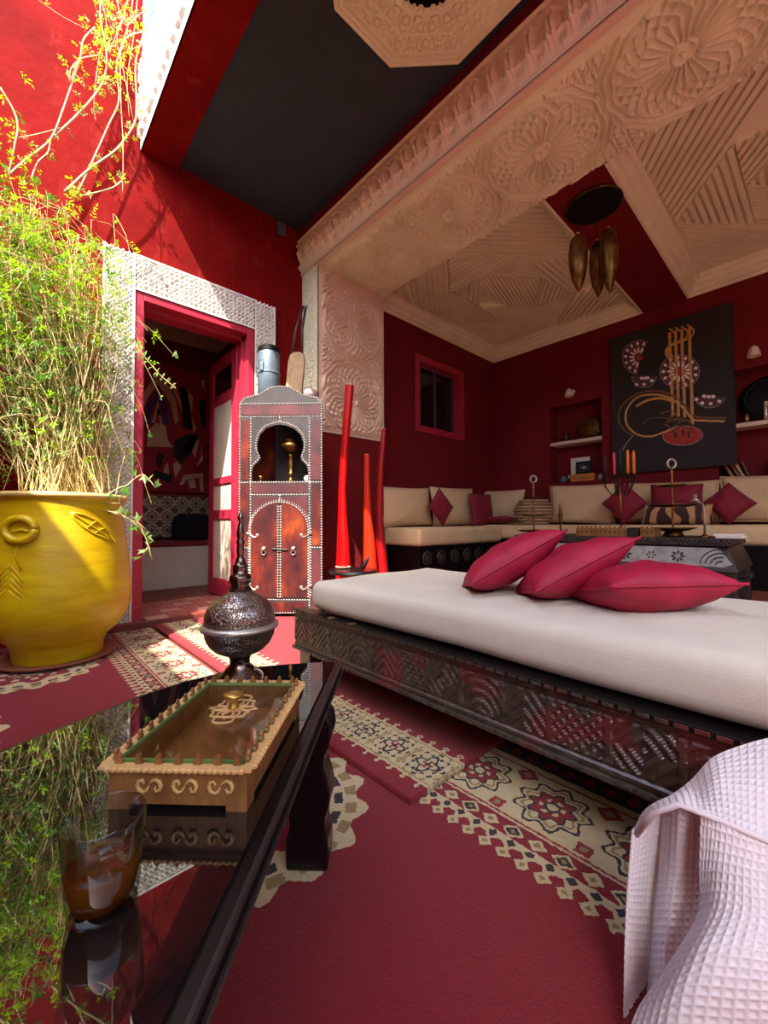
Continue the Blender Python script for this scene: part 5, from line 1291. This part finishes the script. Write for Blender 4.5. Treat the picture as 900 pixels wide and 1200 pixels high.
# ------------------------------------------------------------------ wall lamps and niche contents
for yy, zz, lb in ((1.97, 2.20, 'small white ceramic wall lamp above the niche with the framed picture'), (.385, 2.18, 'small white ceramic wall lamp above the niche with the books')):
    p = np.array([XB, yy, zz]); t = thing('wall_lamp', lb, 'wall lamp', tuple(p), 'white wall lamps')
    obj('wall_plate', MB().lathe([(0, 0), (.032, 0), (.03, .008), (.012, .014)], p, 18, (Y3, Z3, -X3)), 'sconce', t, smooth=True)
    obj('arm', MB().tube([p-X3*.01, p-X3*.05+Z3*.02, p-X3*.09+Z3*.015, p-X3*.10-Z3*.01], .007, 8), 'silver', t, smooth=True)
    obj('shade', MB().lathe([(.012, .03), (.03, .015), (.044, -.03), (.048, -.06), (.044, -.062), (.03, -.02), (0, .0)], p-X3*.10-Z3*.01, 22), 'sconce', t, smooth=True)
def disc(name, y_, z0, r_, mat, label, xx=4.95):
    p = np.array([xx, y_, z0+r_]); ax_ = (Y3, Z3*.97+X3*.2, -X3*.97+Z3*.2)
    t = thing(name, label, 'plate', (xx, y_, z0))
    obj('dish', MB().lathe([(0, .006), (r_*.6, .004), (r_*.7, -.004), (r_*.96, -.012), (r_, -.010), (r_*.98, -.002), (r_*.7, .010), (0, .012)], p, 30, ax_), mat, t, smooth=True)
    obj('embossing', MB().tube([p+(ax_[0]*math.cos(a)+ax_[1]*math.sin(a))*r_*.8+ax_[2]*.012 for a in np.linspace(0, 2*math.pi, 40)], .006, 5), mat, t)
disc('brass_plate', 1.83, 1.64, .145, 'bronze', 'round dark brass plate leaning on the shelf of the niche left of the painting')
p = np.array([4.95, 2.10, 1.64]); tag(obj('dark_bottle', MB().lathe([(0, 0), (.03, 0), (.032, .08), (.014, .12), (.012, .17), (0, .17)], p, 14), 'bronze', smooth=True, loc=tuple(p)), 'small dark bottle beside the brass plate on the niche shelf', 'bottle')
def nbx(pxl, pxr, yt, yb, X_, dx, mat, zf): 
    a, c = XP(pxl, (yt+yb)/2, X_), XP(pxr, (yt+yb)/2, X_); h_ = abs(XP((pxl+pxr)/2, yt, X_)[2]-XP((pxl+pxr)/2, yb, X_)[2])
    return MB().box(X_, X_+dx, min(a[1], c[1]), max(a[1], c[1]), zf, zf+h_), (X_+dx/2, (a[1]+c[1])/2, zf)
mb_, l_ = nbx(668, 696, 554, 563, 4.88, .10, 'orange_wood', 1.15)
ow = thing('wooden_box', 'orange-brown wooden box at the bottom of the niche', 'box', l_); obj('body', mb_, 'orange_wood', ow, bevel=.003); obj('lid_line', MB().box(4.878, 4.882, l_[1]-.11, l_[1]+.11, 1.19, 1.194), 'dark_wood', ow)
zt2 = max(v_[2] for v_ in mb_.v)
mb_, l_ = nbx(669, 691, 536, 556, 4.96, .012, 'paper', zt2-.0); tag(obj('white_card', mb_, 'paper', loc=l_), 'plain white card standing behind the dark framed picture in the niche', 'card')
mb_, l_ = nbx(675, 694, 540, 555, 4.92, .02, 'dark_print', zt2); fr_ = thing('framed_picture', 'small dark framed picture standing on the orange-brown box', 'picture frame', l_)
obj('frame', mb_, 'iron', fr_, bevel=.003); ys_ = [v_[1] for v_ in mb_.v]; zs_ = [v_[2] for v_ in mb_.v]
obj('print', MB().box(4.918, 4.92, min(ys_)+.03, max(ys_)-.03, min(zs_)+.03, max(zs_)-.03), 'dark_print', fr_); obj('motif', MB().lathe([(.03, 0), (.025, .002), (0, .002)], (4.918, l_[1], (min(zs_)+max(zs_))/2), 14, (Y3, Z3*.6, -X3)), 'grey_paint', fr_)
for y_, lb in ((2.13, 'small grey metal pot in the dark corner of the niche'), (1.71, 'small silver pot beside the orange-brown box in the niche')):
    p = np.array([4.93, y_, 1.15]); t = thing('metal_pot', lb, 'pot', tuple(p)); obj('body', MB().lathe([(0, 0), (.03, 0), (.042, .03), (.036, .06), (.02, .07), (.024, .085), (0, .085)], p, 16), 'silver' if y_ < 2 else 'slate', t, smooth=True)
    obj('spout', MB().tube([p+Y3*-.035+Z3*.03, p+Y3*-.06+Z3*.06, p+Y3*-.065+Z3*.09], .006, 6), 'silver', t)
disc('dark_tray', .30, 1.565, .22, 'iron', 'large dark round tray leaning on the shelf of the niche right of the painting', 4.98)
p = np.array([4.90, .46, 1.565]); tag(obj('clay_pot', MB().lathe([(0, 0), (.025, 0), (.03, .03), (.026, .07), (.016, .085), (0, .085)], p, 14), 'brass', smooth=True, loc=tuple(p)), 'small brownish pot on the shelf beside the painting edge', 'pot')
p = np.array([4.90, .33, 1.565]); bt = thing('silver_bottle', 'slim silver bottle in front of the dark round tray', 'bottle', tuple(p)); obj('body', MB().lathe([(0, 0), (.016, 0), (.018, .05), (.018, .13), (.012, .14)], p, 14), 'silver', bt, smooth=True); obj('cap', MB().lathe([(.014, .138), (.014, .17), (0, .172)], p, 12), 'sconce', bt, smooth=True)
# books leaning and stacked in the lower niche
bcol = [(196, 150, 96), (150, 92, 60), (206, 176, 130), (120, 60, 52), (176, 140, 110)]
def book(c, ax_, w_, h_, t_, rgb, label):
    b_ = thing('book', label, 'book', tuple(c), 'books in the niche right of the painting'); a, u_, n_ = (np.array(q) for q in ax_)
    cm = simple('book_cover', rgb, .6)
    base = np.array(c)
    obj('page_block', MB().obox(base+u_*h_/2+a*w_/2, (a, u_, n_), (w_/2-.006, h_/2-.004, t_/2-.003)), 'paper', b_)
    for sg in (1, -1): obj('cover', MB().obox(base+u_*h_/2+a*w_/2+n_*sg*(t_/2-.0015), (a, u_, n_), (w_/2, h_/2, .0015)), cm, b_)
    obj('spine', MB().obox(base+u_*h_/2+a*.0015, (a, u_, n_), (.0015, h_/2, t_/2)), cm, b_)
for k, (px_, ang) in enumerate(((860, .45), (867, .42), (872, .40), (878, .3))):
    q_ = XP(px_, 560, 4.90); an = ang; u_ = Z3*math.cos(an)+Y3*math.sin(an); n_ = Y3*math.cos(an)-Z3*math.sin(an)
    book((4.90, q_[1], 1.064+.012), (X3, u_, n_), .12, .15, .024, bcol[k], ['tan book leaning outermost in the row right of the painting', 'brown book leaning second in the row right of the painting', 'pale book leaning third in the row right of the painting', 'dark red book leaning last in the row beside the stack'][k])
for k in range(5):
    book((4.90, .30, 1.064+.017+.034*k), (X3, -Y3, Z3), .13, .20-.01*(k % 2), .032, bcol[(k+3) % 5], ['lowest', 'second', 'middle', 'fourth', 'topmost'][k]+' book of the flat stack in the niche')

# ------------------------------------------------------------------ hanging bronze lamp
lc = np.array([2.905, 1.02, ZC])
lm = thing('pod_lamp', 'round dark ceiling lamp with hanging bronze pod shapes', 'lamp', tuple(lc))
obj('ceiling_plate', MB().lathe([(0, 0), (.165, 0), (.172, -.010), (.168, -.026), (.155, -.032), (.1, -.034), (0, -.034)], lc, 40), 'iron', lm, smooth='auto')
obj('plate_rim', MB().tube([lc+np.array([.17*math.cos(a), .17*math.sin(a), -.018]) for a in np.linspace(0, 2*math.pi, 41)], .006, 6), 'bronze', lm, smooth=True)
for px_, yt, yb, dep, pw in ((677, 275, 344, 2.62, 10.5), (700, 283, 350, 2.80, 9.5), (713, 268, 345, 2.66, 10)):
    t_, b_ = DP(px_, yt, dep), DP(px_+2, yb, dep); k = dep/FPX; L_ = t_[2]-b_[2]
    b_ = np.array([t_[0], t_[1], b_[2]])
    obj('pod', MB().lathe([(0, L_), (pw*.35*k, L_-.005), (pw*.8*k, L_*.90), (pw*k, L_*.68), (pw*.96*k, L_*.48), (pw*.7*k, L_*.24), (pw*.3*k, L_*.08), (0, 0)], b_, 18), 'bronze', lm, smooth=True)
    obj('cord', MB().tube([t_-Z3*.004, np.array([t_[0]*.6+lc[0]*.4, t_[1]*.6+lc[1]*.4, ZC-.03])], .003, 5), 'iron', lm)
    obj('bead', MB().ball(t_+Z3*.008, .010, n=8, m=6), 'silver', lm, smooth=True)

# ------------------------------------------------------------------ hall behind the door
bn = thing('hall_bench', 'whitewashed masonry bench with a thin dark red pad in the hall', 'bench', (.8, 4.6, .05))
obj('base', MB().box(-.4, 1.82, 4.33, 4.885, .05, .455), 'cream_wall', bn, bevel=.008)
obj('pad', rbox((.71, 4.61, .48), (1.1, .285, .024), .02, 12, .003), 'crimson', bn, smooth=True)
q_ = YP(228, 612, 4.6)
tag(obj('round_cushion', rbox((q_[0], 4.66, .64), (.20, .10, .145), .09, 10, .01), simple('black_wool', (18, 16, 18), .95), smooth=True, loc=(q_[0], 4.66, .5)), 'black round cushion on the hall bench', 'cushion')
HY = 4.86
hp = thing('abstract_painting', 'tall red and black abstract painting with cream arches in the hall', 'painting', (1.25, HY, 1.03))
obj('canvas', MB().box(.55, 1.80, HY, 4.9, 1.03, 2.42), simple('abstract_red_ground', (168, 22, 40), .7, var=.2, vs=3), hp, bevel=.004)
z8 = lambda a, b: YP(150+a*150/514., 370+b*350/1200., HY)
def hblob(pts, mat, name='paint_shape', t=.003):
    W_ = [z8(*q) for q in pts]; n_ = len(W_); P2 = [(q[0], q[2]) for q in W_]
    obj(name, MB().prism(P2, (0, HY, 0), X3, Z3, -Y3, t), mat, hp)
purple = simple('violet_paint', (84, 58, 110), .7); cream = simple('cream_paint', (216, 178, 140), .7); blackp = simple('black_paint', (22, 18, 20), .7); orange = simple('rust_paint', (170, 80, 50), .7)
hblob([(70, 300), (100, 250), (120, 225), (150, 260), (190, 330), (205, 420), (190, 440), (170, 350), (120, 275), (80, 330), (60, 380), (58, 330)], cream, 'arch')
hblob([(64, 440), (75, 360), (120, 290), (155, 350), (165, 440), (140, 440), (122, 340), (95, 390), (90, 440)], purple, 'arch')
hblob([(95, 430), (120, 335), (140, 425), (130, 445), (120, 390), (108, 430)], cream, 'arch')
hblob([(75, 525), (85, 460), (110, 430), (150, 440), (160, 500), (182, 528)], cream); hblob([(110, 405), (120, 360), (132, 400)], orange)
hblob([(205, 280), (235, 290), (250, 370), (260, 460), (220, 450), (215, 370)], blackp); hblob([(240, 300), (262, 330), (255, 400), (275, 455), (262, 470), (245, 400)], cream)
hblob([(285, 350), (310, 330), (312, 440), (295, 460)], blackp); hblob([(292, 260), (308, 256), (310, 300), (296, 280)], cream)
hblob([(170, 270), (182, 265), (225, 370), (215, 380)], cream)
hblob([(190, 500), (240, 475), (285, 480), (250, 560), (210, 600), (180, 560)], blackp); hblob([(230, 520), (270, 475), (285, 500), (270, 570), (255, 540), (210, 560)], cream)
hblob([(290, 510), (302, 580), (275, 605), (295, 560)], cream); hblob([(180, 600), (200, 580), (215, 610), (190, 650)], cream); hblob([(120, 545), (145, 560), (130, 620), (110, 590)], blackp)
hblob([(205, 680), (225, 640), (300, 632), (304, 710), (290, 705), (286, 650), (235, 660), (220, 680)], cream); hblob([(240, 665), (265, 655), (275, 690), (250, 695)], cream); hblob([(150, 600), (160, 590), (165, 640), (140, 630)], cream)
hblob([(100, 620), (180, 640), (170, 670), (105, 650)], blackp)

# ------------------------------------------------------------------ white waffle towel in the foreground
CELL = .0098
def sheet(rows, nu, nv, amp=.0018):
    """rows: list of curves (lists of 3-D points); smooth surface through them with waffle relief"""
    C = np.array([[np.array(p, float) for p in r_] for r_ in rows])           # m x n x 3
    def resample(Q, n_):
        k = len(Q); t = np.linspace(0, k-1, n_); i = np.clip(t.astype(int), 0, k-2); f_ = (t-i).reshape((-1,)+(1,)*(Q.ndim-1))
        p0, p1, p2, p3 = Q[np.clip(i-1, 0, k-1)], Q[i], Q[i+1], Q[np.clip(i+2, 0, k-1)]
        return .5*((2*p1)+(p2-p0)*f_+(2*p0-5*p1+4*p2-p3)*f_**2+(3*p1-p0-3*p2+p3)*f_**3)
    P = resample(C, nu); P = resample(P.transpose(1, 0, 2), nv).transpose(1, 0, 2)
    du, dv = np.gradient(P, axis=0), np.gradient(P, axis=1)
    N_ = np.cross(du, dv); N_ /= np.linalg.norm(N_, axis=2, keepdims=True)+1e-12
    flip = np.sum(N_*(EYE-P), axis=2).mean() < 0
    if flip: N_ = -N_
    su = np.cumsum(np.linalg.norm(du, axis=2).mean(axis=1)); sv = np.cumsum(np.linalg.norm(dv, axis=2).mean(axis=0))
    a, b_ = np.meshgrid(su, sv, indexing='ij')
    h = amp*np.maximum(np.abs(np.cos(math.pi*a/CELL))**4, np.abs(np.cos(math.pi*b_/CELL))**4)
    P = P+N_*h[..., None]
    return P if not flip else P[::-1]
D = lambda a, b, d: DP(a, b, d)
tw = thing('waffle_towel', 'white waffle-weave cotton towel heaped in front of the daybed', 'towel', (.55, .1, .01))
def addsheet(name, rows, nu, nv):
    mb_ = MB(); mb_.grid(sheet(rows, nu, nv)); mb_.open = True
    o = obj(name, mb_, 'towel', tw, smooth=True); s_ = o.modifiers.new('thickness', 'SOLIDIFY'); s_.thickness = .003; s_.offset = -1; return o
# top flap: silhouette curve to hem curve
sil = [(743, 978, .61), (757, 950, .62), (790, 931, .63), (812, 914, .635), (836, 889, .64), (868, 875, .645), (905, 865, .64), (960, 858, .625)]
hem = [(744, 980, .605), (765, 953, .565), (796, 943, .55), (822, 953, .54), (845, 962, .53), (870, 973, .52), (905, 988, .51), (960, 1012, .50)]
mid = [((a[0]+b_[0])/2, (a[1]+b_[1])/2-(10 if i > 3 else 4), (a[2]+b_[2])/2+.004) for i, (a, b_) in enumerate(zip(sil, hem))]
addsheet('top_flap', [[D(*q) for q in sil], [D(*q) for q in mid], [D(*q) for q in hem]], 130, 260)
hm = MB().tube([D(q[0], q[1], q[2]-.002) for q in hem], .004, 6); obj('hem_band', hm, 'towel', tw, smooth=True)
def zrow(cols, y): return [D(a, y, d) for a, d in cols]
YB_ = 1262
addsheet('left_fold', [[D(742, 975, .60), D(760, 955, .602), D(779, 945, .605), D(800, 944, .61)], [D(736, 1050, .585), D(752, 1050, .60), D(770, 1050, .62), D(790, 1050, .63)],
                       [D(733, 1130, .565), D(748, 1130, .585), D(765, 1130, .605), D(785, 1130, .61)], [D(731, 1275, .535), D(745, 1275, .55), D(760, 1275, .56), D(780, 1275, .565)]], 200, 60)
addsheet('inner_fold', [[D(778, 944, .60), D(795, 943, .57), D(812, 948, .565), D(826, 955, .56)], [D(772, 1030, .60), D(790, 1030, .575), D(808, 1030, .575), D(826, 1030, .57)],
                        [D(764, 1110, .59), D(780, 1110, .56), D(800, 1110, .56), D(824, 1110, .56)], [D(750, 1270, .555), D(770, 1270, .54), D(795, 1270, .535), D(824, 1270, .535)]], 190, 70)
addsheet('front_fold', [[D(822, 953, .540), D(850, 964, .525), D(885, 978, .515), D(925, 994, .505), D(975, 1018, .495)],
                        [D(821, 1010, .535), D(846, 1012, .515), D(880, 1020, .500), D(925, 1030, .49), D(985, 1050, .48)],
                        [D(818, 1072, .530), D(840, 1066, .500), D(880, 1070, .480), D(930, 1080, .47), D(990, 1095, .46)],
                        [D(782, 1135, .520), D(815, 1118, .480), D(868, 1120, .460), D(930, 1130, .45), D(1000, 1145, .44)],
                        [D(748, 1185, .510), D(795, 1172, .470), D(860, 1175, .450), D(930, 1180, .44), D(1005, 1195, .43)],
                        [D(728, 1245, .500), D(785, 1240, .465), D(855, 1245, .450), D(935, 1250, .44), D(1010, 1260, .43)]], 230, 200)
for o in bpy.data.objects:
    if '_o' in o: del o['_o']
